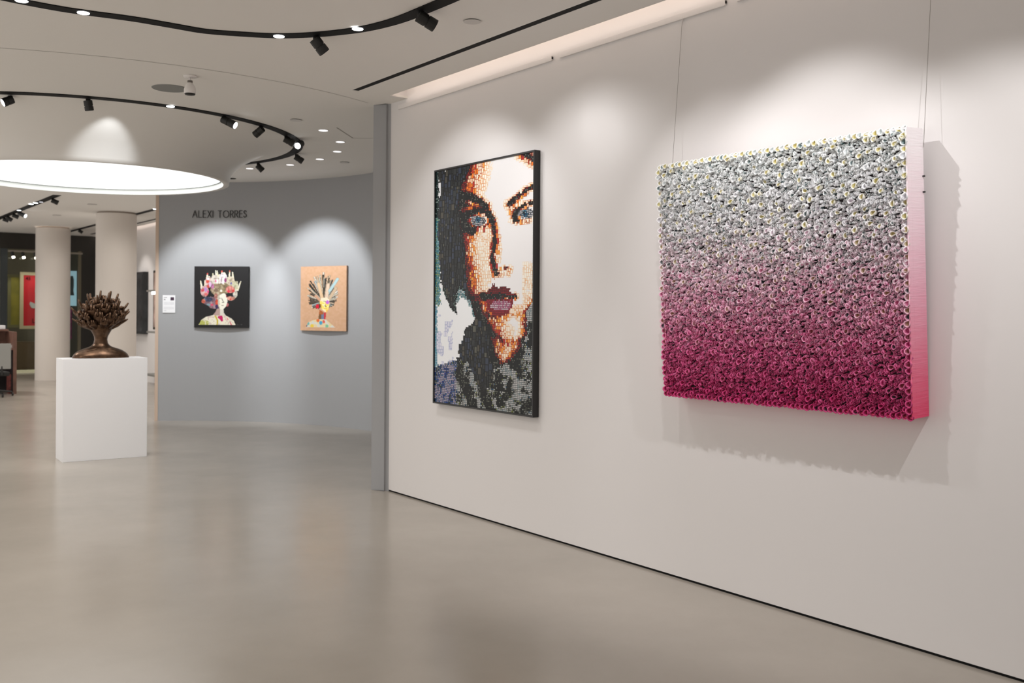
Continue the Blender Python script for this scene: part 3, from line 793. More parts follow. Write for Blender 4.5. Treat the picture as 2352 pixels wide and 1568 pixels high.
# densely packed interior
cell = 0.0172; seen = {}
for att in range(46000):
    x = rp.uniform(.022, RW-.022); z = rp.uniform(.022, RH-.022); big = att < 5200
    r = rp.uniform(.0125, .0175) if big else rp.uniform(.0060, .0115)
    ci, cj = int(x/.02), int(z/.02); ok = True
    for a in range(ci-2, ci+3):
        for b in range(cj-2, cj+3):
            for (qx, qz, qr) in seen.get((a, b), ()):
                if (qx-x)**2+(qz-z)**2 < ((qr+r)*(1.15 if big else .55))**2: ok = False; break
            if not ok: break
        if not ok: break
    if not ok: continue
    if big and len([1 for s in seen.values() for _ in s]) > 560: continue
    seen.setdefault((ci, cj), []).append((x, z, r))
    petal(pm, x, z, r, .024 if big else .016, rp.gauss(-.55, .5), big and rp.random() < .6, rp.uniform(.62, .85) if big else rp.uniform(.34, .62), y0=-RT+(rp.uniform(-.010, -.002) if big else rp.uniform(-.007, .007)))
for i in range(3600): curl(pm, rp.uniform(.012, RW-.026), rp.uniform(.012, RH-.012))
tag(pm.build('petal_field', M_PET, REL), kind='stuff')
bm = bmesh.new(); box(bm, .012, RW-.012, -RT+.030, -RT+.036, .012, RH-.012)
obj('backing_panel', bm, mat('relief_back', (0.02, 0.012, 0.015), .8), REL)
# hanging wires
def wire(x, ztop, xb, yb, zb, lb):
    t = thing('hanging_wire', lb, 'wire', (x, -.010, ztop), 0, 'steel wires holding the petal relief')
    bm = bmesh.new(); tube(bm, [(0, 0, 0), (xb-x, yb+.010, zb-ztop)], .0011, 6); obj('cable', bm, M_WIRE, t, True)
    bm = bmesh.new(); tube(bm, [(0, 0, .004), (0, 0, -.012)], .0035, 8); obj('hook', bm, M_WMETAL, t, True)
w1 = at_y(1568, 46, -.008)
wire(w1.x, w1.z, w1.x, -.085, 2.27, 'thin steel wire above the left side of the petal relief')
wq = at_y(2121.5, 338, -.075)
wire(at_y(2141, 0, -.02).x, 3.155, wq.x, -.075, wq.z, 'thin steel wire at the right edge of the petal relief')
for py in (404, 440):
    q = at_y(2122.5, py, -.055); bm = bmesh.new(); tube(bm, [(RW-.002, -.008, 0), (RW+.009, -.008, 0)], .004, 8)
    o = obj('hanger_bolt', bm, M_BLACK, REL); o.location = (0, 0, q.z - RB.z)

# ------------------------------------------------------------------ two paintings, label and lettering on the curved wall
def canvas(pxl, pxr, pyt, pyb, thick, name, label, field, nx, ny, side, cat='painting'):
    pc = at_round((pxl+pxr)/2, (pyt+pyb)/2, RR-thick-0.006)
    nrm = Vector((RC.x-pc.x, RC.y-pc.y, 0)).normalized()            # towards the room
    def hit(px, py):
        d = ray(px, py); return CAM + d*((pc-CAM).dot(nrm)/d.dot(nrm))
    a, b = hit(pxl, (pyt+pyb)/2), hit(pxr, (pyt+pyb)/2); w = (b-a).length; ctr = (a+b)/2
    z1, z0 = hit((pxl+pxr)/2, pyt).z, hit((pxl+pxr)/2, pyb).z; h = z1-z0
    tx = Vector((-nrm.y, nrm.x, 0))                                  # local +x seen left to right
    rz = math.atan2(tx.y, tx.x)
    back = math.sqrt((RR-.003)**2 - (w/2)**2) - (RR-thick-0.006)
    t = thing(name, label, cat, (ctr.x-nrm.x*back, ctr.y-nrm.y*back, z0), rz)
    bm = bmesh.new(); box(bm, -w/2, w/2, -back+.001, 0, 0, h); obj('stretcher_edge', bm, side, t)
    q = []
    for i in range(nx):
        for j in range(ny):
            q.append((-w/2+w*i/nx, -w/2+w*(i+1)/nx, h*j/ny, h*(j+1)/ny, -back, field((i+.5)/nx, 1-(j+.5)/ny)))
    painted('painted_canvas', q, attr_mat('oil_paint', 0.55, 0.3), t)
    return t
def blob(x, y, cx, cy, rx, ry, a=0):
    dx, dy = x-cx, y-cy; c, s = math.cos(a), math.sin(a)
    return ((c*dx+s*dy)/rx)**2 + ((-s*dx+c*dy)/ry)**2 < 1
rq = random.Random(5)
def finger(x, y, x0, y0, x1, y1, r):
    d = dseg(x, y, [(x0, y0), (x1, y1)]); t = math.hypot(x-x1, y-y1)/(math.hypot(x1-x0, y1-y0) or 1)
    return d < r*min(1, .45+.55*t)
_F1 = [(300,560,270,400,26),(355,480,350,385,16),(395,340,408,240,20),(520,400,515,245,22),(490,360,500,300,16),(580,300,570,180,22),(600,300,605,190,18),(700,380,695,195,34),
       (720,360,740,240,46),(840,330,850,185,20),(920,380,905,220,24),(980,560,1000,410,26),(1010,570,1070,400,20),(640,420,640,270,34),(450,360,440,310,30)]
_P1 = [  # x, y, rx, ry, colour in crop units
    (350,600,82,110,(196,150,150)),(430,420,70,110,(214,180,176)),(560,380,90,110,(206,196,184)),(720,340,80,110,(228,216,220)),(860,400,90,100,(196,184,160)),(960,480,60,90,(186,184,150)),
    (600,560,130,120,(160,140,112)),(740,540,120,110,(150,134,100)),(860,560,90,70,(206,120,110)),(960,650,45,80,(206,200,186)),(870,740,90,40,(214,150,130)),(470,800,150,90,(120,96,110)),
    (540,880,110,70,(140,110,120)),(420,760,90,50,(52,56,84)),(330,800,38,40,(190,90,70)),(600,820,34,60,(200,70,50)),(600,910,34,42,(54,34,92)),(800,870,34,40,(150,60,66)),(580,700,34,60,(170,110,100))]
_S1 = [(410,400,34,36,(196,66,50)),(425,500,28,40,(190,60,56)),(460,460,26,50,(206,170,206)),(580,390,22,26,(214,60,130)),(765,375,26,44,(130,50,100)),(310,580,30,30,(190,60,70)),(370,560,30,44,(170,120,190)),
       (420,610,20,24,(220,30,110)),(380,660,36,30,(206,90,90)),(510,500,30,50,(180,100,150)),(830,600,26,26,(220,40,60)),(920,590,30,30,(200,50,50)),(905,690,20,20,(40,40,90)),(790,680,16,40,(150,30,50)),
       (870,755,24,18,(200,40,40)),(440,650,16,18,(250,235,230)),(680,590,20,26,(250,240,225)),(880,440,18,22,(90,90,150)),(720,400,20,60,(244,240,238)),(600,400,16,50,(240,236,236)),(420,350,24,24,(245,240,240)),(650,500,24,60,(120,104,76)),
       (580,580,44,30,(110,88,70)),(760,500,40,34,(104,86,60)),(430,870,40,24,(110,140,150)),(500,870,30,24,(196,60,90))]
def field1(u, v):
    x = 143+u*1085; y = 97+v*1235
    r = rq.random(); n = vnoise(x*.035, y*.035, 9)
    c = None
    # shoulders, neck and face
    if y > 1020 and y < 1275:
        top = interp(x, [(235, 1275), (290, 1175), (380, 1115), (500, 1085), (600, 1050), (760, 1075), (880, 1140), (940, 1200), (975, 1275)])
        if top < y and 235 < x < 975: c = (222+18*r, 216+16*r, 196+14*r) if n > .35 else (206, 190, 178)
        if c and blob(x, y, 340, 1235, 110, 55): c = (176, 178, 90) if n > .3 else (210, 206, 170)
        if c and dseg(x, y, [(570, 1100), (610, 1180), (605, 1270)]) < 16: c = (196, 176, 60)
        if c and dseg(x, y, [(640, 1120), (690, 1105), (700, 1180), (660, 1130)]) < 24: c = (190, 30, 96)
        if c and dseg(x, y, [(800, 1130), (820, 1170)]) < 8 or c and dseg(x, y, [(860, 1220), (890, 1270)]) < 10: c = (214, 90, 110)
    if pip(x, y, [(600, 940), (730, 960), (735, 1030), (780, 1090), (600, 1090), (520, 1080), (580, 1000)]): c = (214, 208, 196) if x > 660 else (176, 150, 142)
    if pip(x, y, [(590, 700), (740, 630), (790, 680), (810, 800), (780, 900), (720, 970), (650, 950), (610, 850)]):
        c = (228+10*r, 226+8*r, 214) if x > 640 + 20*n else (190, 182, 164)
        if dseg(x, y, [(640, 742), (672, 736)]) < 7 or dseg(x, y, [(690, 735), (705, 760)]) < 7: c = (150, 148, 140)
        if dseg(x, y, [(700, 760), (735, 820), (700, 826)]) < 9: c = (130, 128, 116)
        if dseg(x, y, [(680, 880), (730, 884)]) < 7: c = (170, 160, 146)
    for fx0, fy0, fx1, fy1, fr in _F1:
        if finger(x, y, fx0, fy0, fx1, fy1, fr):
            c = (226, 222, 206) if r > .25 else (200, 190, 140)
            if math.hypot(x-fx1, y-fy1) < 26 and fx1 in (408, 695, 850): c = (206, 90, 80)
    for bx, by, rx, ry, cc in _P1:
        if blob(x, y, bx, by, rx, ry) and not (c and 600 < y and x > 620 and y > 640 and x < 800):
            c = mixc(cc, (235, 228, 215) if n > .55 else (70, 54, 44), .45*abs(n-.5)*2)
    for bx, by, rx, ry, cc in _S1:
        if c and blob(x, y, bx, by, rx, ry): c = mixc(cc, (240, 230, 225), .2*r)
    if y > 1280: c = None
    if c is None:
        c = (27, 26, 27)
        if 985 < x < 1100 and 1255 < y < 1272 and r < .5: c = (80, 80, 80)
    return c
canvas(446.5, 571.5, 611.5, 752.5, 0.045, 'painting', 'square black painting of a pale head crowned with coloured hands', field1, 130, 146, mat('canvas_black', (0.011, 0.011, 0.012), 0.6))
_SP = []
rz_ = random.Random(21)
for k in range(86):
    a = R(-52 + 284*k/85 + rz_.uniform(-3, 3)); L = interp(math.degrees(a), [(-52, 130), (-20, 210), (10, 290), (45, 390), (90, 470), (135, 450), (180, 320), (205, 260), (232, 130)])*rz_.uniform(.78, 1.04)
    dk = interp(math.degrees(a), [(-52, .4), (0, .45), (60, .25), (120, .25), (150, .6), (215, .8), (232, .6)])
    g = rz_.random()
    col = rz_.choice(((60, 60, 58), (44, 46, 40), (74, 66, 50), (96, 84, 74))) if g < dk else rz_.choice(((214, 206, 190), (196, 190, 172), (232, 226, 216), (176, 184, 184), (206, 180, 150)))
    if 48 < math.degrees(a) < 60: col = (168, 200, 204)
    _SP.append((a, L, rz_.uniform(9, 22), col))
def field2(u, v):
    x = 95+u*885; y = 97+v*1285; r = rq.random(); n = vnoise(x*.03, y*.03, 4)
    s = math.sin(y*.35)*3
    c = (214+s-8*n, 172+s-10*n, 140+s-14*n)
    cx, cy = 545, 800
    for a, L, wd, col in _SP:
        x1, y1 = cx+math.cos(a)*L*.9, cy-math.sin(a)*L*1.2
        dx, dy = x1-cx, y1-cy; ll = math.hypot(dx, dy)
        t = ((x-cx)*dx+(y-cy)*dy)/ll/ll; d = abs((x-cx)*dy-(y-cy)*dx)/ll
        if 0 < t < 1 and d < wd*(.35+.65*t) + (.1*wd if t > .9 else 0): c = mixc(col, (30, 28, 24), .5 if d > wd*.6 else 0)
    for p0, p1, w_, cc in (((520, 740), (445, 450), 34, (222, 190, 152)), ((600, 740), (635, 470), 34, (226, 200, 176)), ((500, 800), (390, 690), 26, (206, 160, 130)), ((660, 740), (780, 540), 30, (206, 180, 150)), ((660, 590), (810, 360), 30, (176, 206, 210))):
        d = dseg(x, y, [p0, p1])
        if d < w_: c = mixc(cc, (120, 100, 80), .5 if d > w_*.8 else 0)
    if y > 1130 and y < 1312:
        top = interp(x, [(200, 1312), (240, 1225), (330, 1175), (470, 1145), (600, 1160), (680, 1230), (770, 1312)])
        if 200 < x < 770 and y > top:
            c = (226, 206, 160) if n > .45 else (212, 210, 200)
            for bx, by, rr_, cc in ((440, 1175, 30, (226, 110, 50)), (495, 1225, 32, (70, 160, 196)), (552, 1200, 26, (224, 96, 80)), (612, 1290, 30, (130, 190, 150)), (325, 1292, 34, (232, 200, 70)), (245, 1240, 26, (110, 176, 170)), (215, 1285, 16, (70, 60, 100))):
                if math.hypot(x-bx, (y-by)*.8) < rr_: c = cc
    if pip(x, y, [(470, 960), (560, 1020), (600, 1010), (585, 1150), (450, 1150), (455, 1050)]):
        c = (120, 84, 50)
        if x > 505: c = (110, 124, 150)
        if x > 556: c = (196, 50, 60)
        if y < 1060 and x < 545: c = (172, 96, 50)
    if pip(x, y, [(500, 735), (600, 715), (655, 760), (655, 880), (640, 960), (600, 1025), (540, 980), (490, 920), (470, 820)]):
        c = (246, 222, 112) if n > .25 else (250, 240, 190)
        if y < 790: c = (244, 228, 200)
        if x < 505 and y > 850: c = (176, 120, 40)
        if y > 960: c = (244, 224, 180) if x < 590 else (238, 190, 80)
        if blob(x, y, 622, 815, 34, 40): c = (196, 110, 214)
        if dseg(x, y, [(545, 795), (585, 800)]) < 6 or dseg(x, y, [(580, 870), (578, 900), (600, 900)]) < 7: c = (130, 120, 60)
        if dseg(x, y, [(560, 940), (610, 940)]) < 7: c = (206, 150, 90)
    if blob(x, y, 428, 898, 32, 44): c = (214, 20, 48)
    return c
canvas(691, 796, 611, 759.5, 0.045, 'painting', 'tan painting of a yellow-faced head with a spiky fan headdress', field2, 110, 150, mat('canvas_tan', (0.42, 0.26, 0.17), 0.7))
# wall text card
def field3(u, v):
    x, y = u*10, v*14
    if 6.2 < x < 9 and 1.6 < y < 4.2: return (66, 48, 66)
    if 1 < x < 3.5 and 1.6 < y < 2.1 or 1 < x < 2.2 and 3 < y < 4: return (150, 148, 150)
    if 5.5 < y < 8 and 1 < x < 9.2 and (y*2) % 1 < .45: return (196, 196, 200)
    if 9.3 < y < 11.2 and 1 < x < 9 and (y*2) % 1 < .45: return (196, 196, 200)
    if 12.2 < y < 12.5 and 1 < x < 3: return (180, 180, 184)
    return (236, 236, 238)
canvas(374, 403, 677.5, 718, 0.006, 'wall_label', 'white text card with a tiny dark picture left of the black painting', field3, 60, 84, mat('card_edge', (0.7, 0.7, 0.7), 0.6), 'label')
# letters, drawn as bent strokes on the curved wall
GL = {'A': (0.72, [[(0, 0), (.36, 1), (.72, 0)], [(.13, .36), (.59, .36)]]), 'L': (.46, [[(0, 1), (0, 0), (.46, 0)]]),
      'E': (.48, [[(.48, 1), (0, 1), (0, 0), (.48, 0)], [(0, .53), (.45, .53)]]), 'X': (.62, [[(0, 0), (.6, 1)], [(.02, 1), (.62, 0)]]), 'I': (.04, [[(0, 0), (0, 1)]]),
      'T': (.56, [[(0, 1), (.56, 1)], [(.28, 1), (.28, 0)]]), 'O': (.94, [[(.47+.47*math.cos(R(k*15)), .5+.5*math.sin(R(k*15))) for k in range(25)]]),
      'R': (.52, [[(0, 0), (0, 1), (.26, 1), (.42, .94), (.5, .76), (.42, .58), (.26, .50), (0, .50)], [(.22, .50), (.52, 0)]]),
      'S': (.48, [[(.44, .84), (.36, .96), (.24, 1), (.1, .95), (.04, .8), (.1, .64), (.26, .54), (.4, .42), (.46, .25), (.38, .06), (.22, 0), (.08, .06), (.02, .2)]])}
pa, pb = at_round(443, 492), at_round(567, 492)
zt, zb = at_round(505, 484).z, at_round(505, 499.5).z
hgt = zt-zb
aa, ab = math.atan2(pa.y-RC.y, pa.x-RC.x), math.atan2(pb.y-RC.y, pb.x-RC.x)
txt = 'ALEXI TORRES'; gap = .24; tot = sum((GL[c][0] if c != ' ' else .34) + gap for c in txt) - gap
arc = abs(ab-aa)*RR; us = arc/tot
mid = at_round(505, 492)
LT = thing('wall_lettering', 'thin black capital letters spelling a name high on the grey curved wall', 'lettering', (mid.x, mid.y, zb))
M_LET = mat('letter_black', (0.025, 0.025, 0.025), 0.5)
x = 0
for ch in txt:
    if ch == ' ': x += .34+gap; continue
    wd, strokes = GL[ch]; bm = bmesh.new(); th = .036
    for st in strokes:
        for (u0, v0), (u1, v1) in zip(st, st[1:]):
            l = math.hypot(u1-u0, v1-v0); ux, uv_ = (u1-u0)/l, (v1-v0)/l
            c4 = [(u0-ux*th-uv_*th, v0-uv_*th+ux*th), (u1+ux*th-uv_*th, v1+uv_*th+ux*th), (u1+ux*th+uv_*th, v1+uv_*th-ux*th), (u0-ux*th+uv_*th, v0-uv_*th-ux*th)]
            V = []
            for rr_ in (RR-.012, RR-.002):
                for (a_, b_) in c4:
                    an = aa + (ab-aa)*((x+a_)/tot); V.append(bm.verts.new((RC.x+rr_*math.cos(an)-mid.x, RC.y+rr_*math.sin(an)-mid.y, b_*hgt)))
            bm.faces.new(V[:4]); bm.faces.new(V[4:][::-1])
            for k in range(4): bm.faces.new((V[k], V[(k+1) % 4], V[4+(k+1) % 4], V[4+k]))
    obj('letter', bm, M_LET, LT)
    x += wd+gap

# ------------------------------------------------------------------ pedestal and bronze
fl = flo(143, 1062)
def vdir(a, b): return Vector((a*TX + b*TY, -(a*TY - b*TX), 0)).normalized()   # viewpoint-frame direction
ex = vdir(.83, .555); ey = Vector((-ex.y, ex.x, 0))
PWD, PDP = .80, .36
PHT = at_z(143, 825, 1).z
zz = ray(143, 825); k = (Vector((fl.x, fl.y, 0)) - Vector((CAM.x, CAM.y, 0))).length / math.hypot(zz.x, zz.y); PHT = CAM.z + zz.z*k
pc = Vector((fl.x, fl.y, 0)) + ex*PWD/2 + ey*PDP/2
prz = math.atan2(ex.y, ex.x)
bm = bmesh.new(); box(bm, -PWD/2, PWD/2, -PDP/2, PDP/2, 0, PHT); bevel(bm, .003, 2)
o = obj('pedestal', bm, M_WHITE); o.location = pc; o.rotation_euler = (0, 0, prz); tag(o, 'white rectangular pedestal standing on the concrete floor', 'pedestal')
# bust: shoulders, neck and dark core as one lofted body
d = ray(232, 822); sc = pc + ex*(.0) ; 
hit = CAM + d*((sc-CAM).dot(ey)/d.dot(ey)) if True else sc
bx = Vector((hit.x, hit.y, 0)) - pc; off = bx.dot(ex)
BUST = thing('bronze_bust', 'bronze bust of bare shoulders whose head is a crown of many hands', 'sculpture', (pc.x+ex.x*off, pc.y+ex.y*off, PHT), prz)
def loft(bm, secs, seg=40):
    rings = []
    for (z, cx, cy, rx, ry, p) in secs:
        ring_ = []
        for k in range(seg):
            t = 2*math.pi*k/seg; c, s = math.cos(t), math.sin(t)
            X = math.copysign(abs(c)**p, c)*rx; Y = math.copysign(abs(s)**p, s)*ry
            ring_.append(bm.verts.new((cx+X, cy+Y, z)))
        rings.append(ring_)
    for a, b in zip(rings, rings[1:]):
        for k in range(seg): bm.faces.new((a[k], a[(k+1) % seg], b[(k+1) % seg], b[k]))
    bm.faces.new(rings[0][::-1]); bm.faces.new(rings[-1])
bm = bmesh.new()
loft(bm, [(0, .0, 0, .272, .125, .85), (.012, 0, 0, .270, .128, .85), (.035, 0, 0, .258, .124, .9), (.058, 0, 0, .236, .115, .95), (.080, 0, 0, .200, .102, 1), (.098, 0, 0, .150, .09, 1), (.112, 0, .002, .108, .080, 1), (.128, 0, .004, .084, .072, 1),
          (.150, 0, .005, .068, .066, 1), (.185, 0, .004, .062, .064, 1), (.215, 0, .002, .066, .068, 1), (.250, .0, -.004, .082, .084, 1), (.290, 0, -.006, .105, .105, 1), (.345, 0, -.005, .120, .118, 1), (.400, 0, 0, .118, .115, 1), (.450, 0, 0, .095, .093, 1), (.485, 0, 0, .06, .06, 1), (.5, 0, 0, .02, .02, 1)])
# collar bones and throat notch
for s in (-1, 1):
    tube(bm, [(s*.012, -.066, .106), (s*.07, -.080, .090), (s*.15, -.080, .068)], [.012, .011, .008], 8)
obj('torso', bm, M_BRONZE, BUST, True)
def hand_mesh(var):
    """wrist at origin, knuckles towards +z, back of the hand towards -y"""
    bm = bmesh.new()
    loft(bm, [(-.060, 0, 0, .024, .020, 1), (0, 0, 0, .027, .021, .95), (.022, 0, 0, .036, .023, .9), (.05, 0, 0, .042, .023, .8), (.075, 0, .002, .044, .020, .75), (.088, 0, .004, .038, .013, .8)], 16)
    rv = random.Random(var)
    ext = {0: 1, 1: 1, 2: 2, 3: 1}[var]             # which finger points
    for f in range(4):
        x = -.030 + f*.020; L = (.074, .084, .078, .062)[f]; r = .0112 if f < 3 else .0098
        z0 = (.080, .085, .082, .074)[f]
        if f == ext:
            s = rv.uniform(-.004, .004)
            tube(bm, [(x, 0, z0-.012), (x, -.002, z0+L*.42), (x+s, .001, z0+L*.78), (x+s*1.5, .005, z0+L*1.08), (x+s*1.5, .006, z0+L*1.14)], [r, r*1.02, r*.9, r*.72, r*.3], 8)
        else:
            q = rv.uniform(.75, 1.1)
            tube(bm, [(x, 0, z0-.014), (x, -.004, z0+.012*q), (x*.97, .006, z0+.030*q), (x*.95, .022, z0+.034*q), (x*.92, .032, z0+.016), (x*.90, .028, z0-.002)], [r, r*1.12, r*1.05, r*.98, r*.85, r*.5], 8)
    tube(bm, [(-.022, .004, .008), (-.044, .014, .030), (-.044, .028, .056), (-.024, .040, .074), (-.014, .044, .082)], [.011, .013, .0115, .010, .005], 8)
    me = bpy.data.meshes.new('hand'); bm.normal_update(); bm.to_mesh(me); bm.free(); me.materials.append(M_BRONZE)
    for p in me.polygons: p.use_smooth = True
    return me
HM = [hand_mesh(i) for i in range(4)]
rh = random.Random(8)
centre = Vector((0, 0, .335))
rows = [(-10, 10, .118, 36, .84), (12, 10, .135, 28, 1.0), (38, 9, .145, 20, 1.06), (62, 6, .155, 10, 1.06), (86, 2, .16, 4, 1.0)]
for ri, (el, n, rad, lift, hs) in enumerate(rows):
    for k in range(n):
        az = 2*math.pi*(k + .5*(ri % 2))/n + rh.uniform(-.1, .1) - math.pi/2
        e = R(el + rh.uniform(-5, 5))
        dr = Vector((math.cos(az)*math.cos(e), math.sin(az)*math.cos(e), math.sin(e)))
        z = (dr + Vector((0, 0, math.tan(R(lift))))).normalized()
        out = Vector((math.cos(az), math.sin(az), 0)) if el < 80 else Vector((math.cos(az), math.sin(az), 0))
        y = (-out + z*out.dot(z)).normalized()          # palm side faces inwards
        x = y.cross(z)
        tw = rh.uniform(-.35, .35); x2 = x*math.cos(tw)+y*math.sin(tw); y2 = y*math.cos(tw)-x*math.sin(tw)
        p = centre + Vector((dr.x*rad*1.05, dr.y*rad, dr.z*rad*.95))
        s = hs*rh.uniform(.96, 1.1)*1.05
        h = bpy.data.objects.new('hand', HM[rh.randrange(4)]); C.objects.link(h); h.parent = BUST
        h.matrix_local = Matrix(((x2.x*s, y2.x*s, z.x*s, p.x), (x2.y*s, y2.y*s, z.y*s, p.y), (x2.z*s, y2.z*s, z.z*s, p.z), (0, 0, 0, 1)))

# ------------------------------------------------------------------ far gallery
def flat_art(name, label, cat, x, pl, pr, pt, pb, depth, mats, frame=0.0, extra=None):
    a, b = at_x(pl, (pt+pb)/2, x), at_x(pr, (pt+pb)/2, x)
    z1, z0 = at_x((pl+pr)/2, pt, x).z, at_x((pl+pr)/2, pb, x).z
    t = thing(name, label, cat, (x, (a.y+b.y)/2, z0)); w = abs(b.y-a.y)/2; h = z1-z0
    bm = bmesh.new()
    if frame:
        for q in ((-w, -w+frame, 0, h), (w-frame, w, 0, h), (-w+frame, w-frame, 0, frame), (-w+frame, w-frame, h-frame, h)): box(bm, -depth, 0.0, q[0], q[1], q[2], q[3])
        obj('frame', bm, mats[0], t)
        bm = bmesh.new(); box(bm, -depth, -0.01, -w+frame, w-frame, frame, h-frame); obj('picture', bm, mats[1], t)
    else:
        box(bm, -depth, 0, -w, w, 0, h); obj('panel', bm, mats[0], t)
    if extra: extra(t, w, h)
    return t
XP = -18.6
def poster_extra(t, w, h):
    bm = bmesh.new()
    # grey painted head shape, partly hidden by the column
    def poly(pts, x):
        V = [bm.verts.new((x, p[0]*w, p[1]*h)) for p in pts]; V2 = [bm.verts.new((x-.004, p[0]*w, p[1]*h)) for p in pts]
        bm.faces.new(V); bm.faces.new(V2[::-1])
        for k in range(len(V)): bm.faces.new((V[k], V2[k], V2[(k+1) % len(V)], V[(k+1) % len(V)]))
    poly([(.20, .60), (.02, .62), (-.06, .66), (-.04, .73), (.08, .77), (.30, .76), (.5, .66)], .002)
    poly([(-.02, .44), (-.34, .48), (-.40, .44), (-.30, .38), (-.16, .36), (.10, .38), (.4, .36), (.5, .5), (.2, .52), (-.0, .54)], .002)
    obj('white_figure', bm, mat('figure_grey', (0.62, 0.64, 0.60), .6), t)
    cu = bpy.data.curves.new('txt', 'FONT')
    for body, u, v, sz in (('45', -.66, .862, .115), ('LO', -.24, .105, .15)):
        cu = bpy.data.curves.new('txt', 'FONT'); cu.body = body; cu.size = sz; cu.extrude = .002
        to = bpy.data.objects.new('txt', cu); C.objects.link(to)
        dg = bpy.context.evaluated_depsgraph_get(); me = bpy.data.meshes.new_from_object(to.evaluated_get(dg)); bpy.data.objects.remove(to)
        me.materials.clear(); me.materials.append(M_TRACK)
        o = bpy.data.objects.new('lettering', me); C.objects.link(o); o.parent = t; o.location = (.004, u*w, v*h)
        o.matrix_local = Matrix(((0, 0, 1, .004), (1, 0, 0, u*w), (0, 1, 0, v*h), (0, 0, 0, 1)))
flat_art('poster', 'red poster in a cream frame showing the number 45, behind the left column', 'poster', XP, 46.5, 118, 625, 755, .05, (M_CREAM, mat('poster_red', lin(214, 34, 46), .45)), frame=.075, extra=poster_extra)
flat_art('framed_picture', 'dim olive green picture behind the shop glass, left of the red poster', 'picture', -19.6, 18, 52, 630, 752, .04, (mat('olive_frame', (.16, .155, .07), .5), mat('olive_picture', (.26, .24, .035), .5, noise=(1.5, .5))), frame=.07)
bm = bmesh.new(); box(bm, -18.52, -18.445, at_x(148, 700, -18.45).y, at_x(188, 700, -18.45).y, 0, HT); struct('trim_10', bm, mat('shop_partition', (.05, .05, .035), .5), 'dark olive partition behind the glass')
def scr_extra(t, w, h):
    bm = bmesh.new(); loft(bm, [(h*.30, 0, 0, .02, w*.42, 1), (h*.45, 0, 0, .02, w*.30, 1), (h*.58, 0, 0, .02, w*.36, 1), (h*.75, 0, 0, .02, w*.36, 1), (h*.86, 0, 0, .02, w*.2, 1)], 16)
    for v in bm.verts: v.co.x = v.co.x*.2+.002; v.co.y += w*.15
    obj('dark_figure', bm, mat('figure_dark', (.03, .05, .055), .6), t, True)
flat_art('screen', 'glowing pale blue picture screen between the two columns', 'screen', -18.4, 150, 176.5, 622, 702, .04, (mat('screen_blue', (.2, .4, .5), .4, emit=(.26, .40, .46), estr=.6),), extra=scr_extra)
flat_art('wall_hanging', 'magenta patterned hanging behind the glass left of the bronze bust', 'textile', -18.39, 152, 165, 705, 778, .05, (mat('magenta_cloth', (.16, .02, .09), .8, noise=(14, .8)),))
# little spots on a rail inside the shop
ra, rb = at_x(19, 576, -17.55), at_x(190, 580, -17.55)
t = thing('rail_lamp_bar', 'pale rail with small dark spotlights above the red poster', 'lamp rail', (-17.55, (ra.y+rb.y)/2, ra.z))
bm = bmesh.new(); box(bm, -.02, .02, -(rb.y-ra.y)/2, (rb.y-ra.y)/2, -.02, .02); obj('rail', bm, mat('rail_grey', (.30, .27, .22), .5), t)
for px in (28, 52, 80):
    q = at_x(px, 577, -17.55); y = q.y - t.location.y
    bm = bmesh.new(); tube(bm, [(0, y, -.02), (.02, y+.02, -.12)], .035, 12); h = obj('lamp_head', bm, M_BLACK, t)
    bm = bmesh.new(); tube(bm, [(.021, y+.021, -.12), (.03, y+.03, -.155)], [.03, .034], 12); obj('lens', bm, mat('small_lens', (1, .95, .8), .4, emit=(1, .93, .75), estr=6 if px == 28 else 1.6), h)
# low pale plinth, with emission added to make it look lit
a = at_x(38, 858, -18.2); b = at_x(118, 858, -18.2)
z1, z0 = at_x(60, 853, -18.2).z, at_x(60, 864, -18.2).z
bm = bmesh.new(); box(bm, -.35, 0, -(b.y-a.y)/2-.8, (b.y-a.y)/2, 0, max(.05, z1)); o = obj('plinth', bm, mat('plinth_cream_added_glow', (.62, .58, .40), .5, emit=(.8, .75, .5), estr=.25)); o.location = (-18.2, (a.y+b.y)/2, 0); tag(o, 'low pale yellow plinth behind the glass under the red poster', 'plinth')
bm = bmesh.new(); za = at_x(60, 785, -19.3).z
box(bm, -.5, 0, -2.2, 2.2, 0, za); o = obj('cabinet', bm, mat('cabinet_olive', (.13, .09, .045), .5)); o.location = (-19.3, at_x(60, 800, -19.3).y, 0); tag(o, 'low olive brown cabinet behind the glass below the red poster', 'cabinet')
bm = bmesh.new(); box(bm, -.35, 0, -.45, .45, 0, 1.75); bevel(bm, .02, 2)
# far white wall: pictures, shelves and lamp
YW = 2.066
def wall_art(name, label, cat, pl, pr, pt, pb, depth, m, parts='panel'):
    a, b = at_y(pl, (pt+pb)/2, YW-depth), at_y(pr, (pt+pb)/2, YW-depth)
    z1, z0 = at_y((pl+pr)/2, pt, YW-depth).z, at_y((pl+pr)/2, pb, YW-depth).z
    t = thing(name, label, cat, ((a.x+b.x)/2, YW, z0)); w = abs(b.x-a.x)/2; h = z1-z0
    bm = bmesh.new(); box(bm, -w, w, -depth, 0, 0, h); obj('frame' if parts != 'panel' else 'panel', bm, m[0], t)
    if parts != 'panel':
        bm = bmesh.new(); box(bm, -w+.05, w-.05, -depth-.006, -depth+.004, .05, h-.05); obj('canvas', bm, m[1], t)
    return t
wall_art('framed_picture', 'tall charcoal panel on the far white wall right of the columns', 'picture', 300, 329, 625, 766, .10, (mat('charcoal', (.022, .024, .026), .55, noise=(5, .5)), mat('charcoal2', (.03, .032, .035), .6, noise=(4, .8), bump=(10, .6, .02))), 'f')
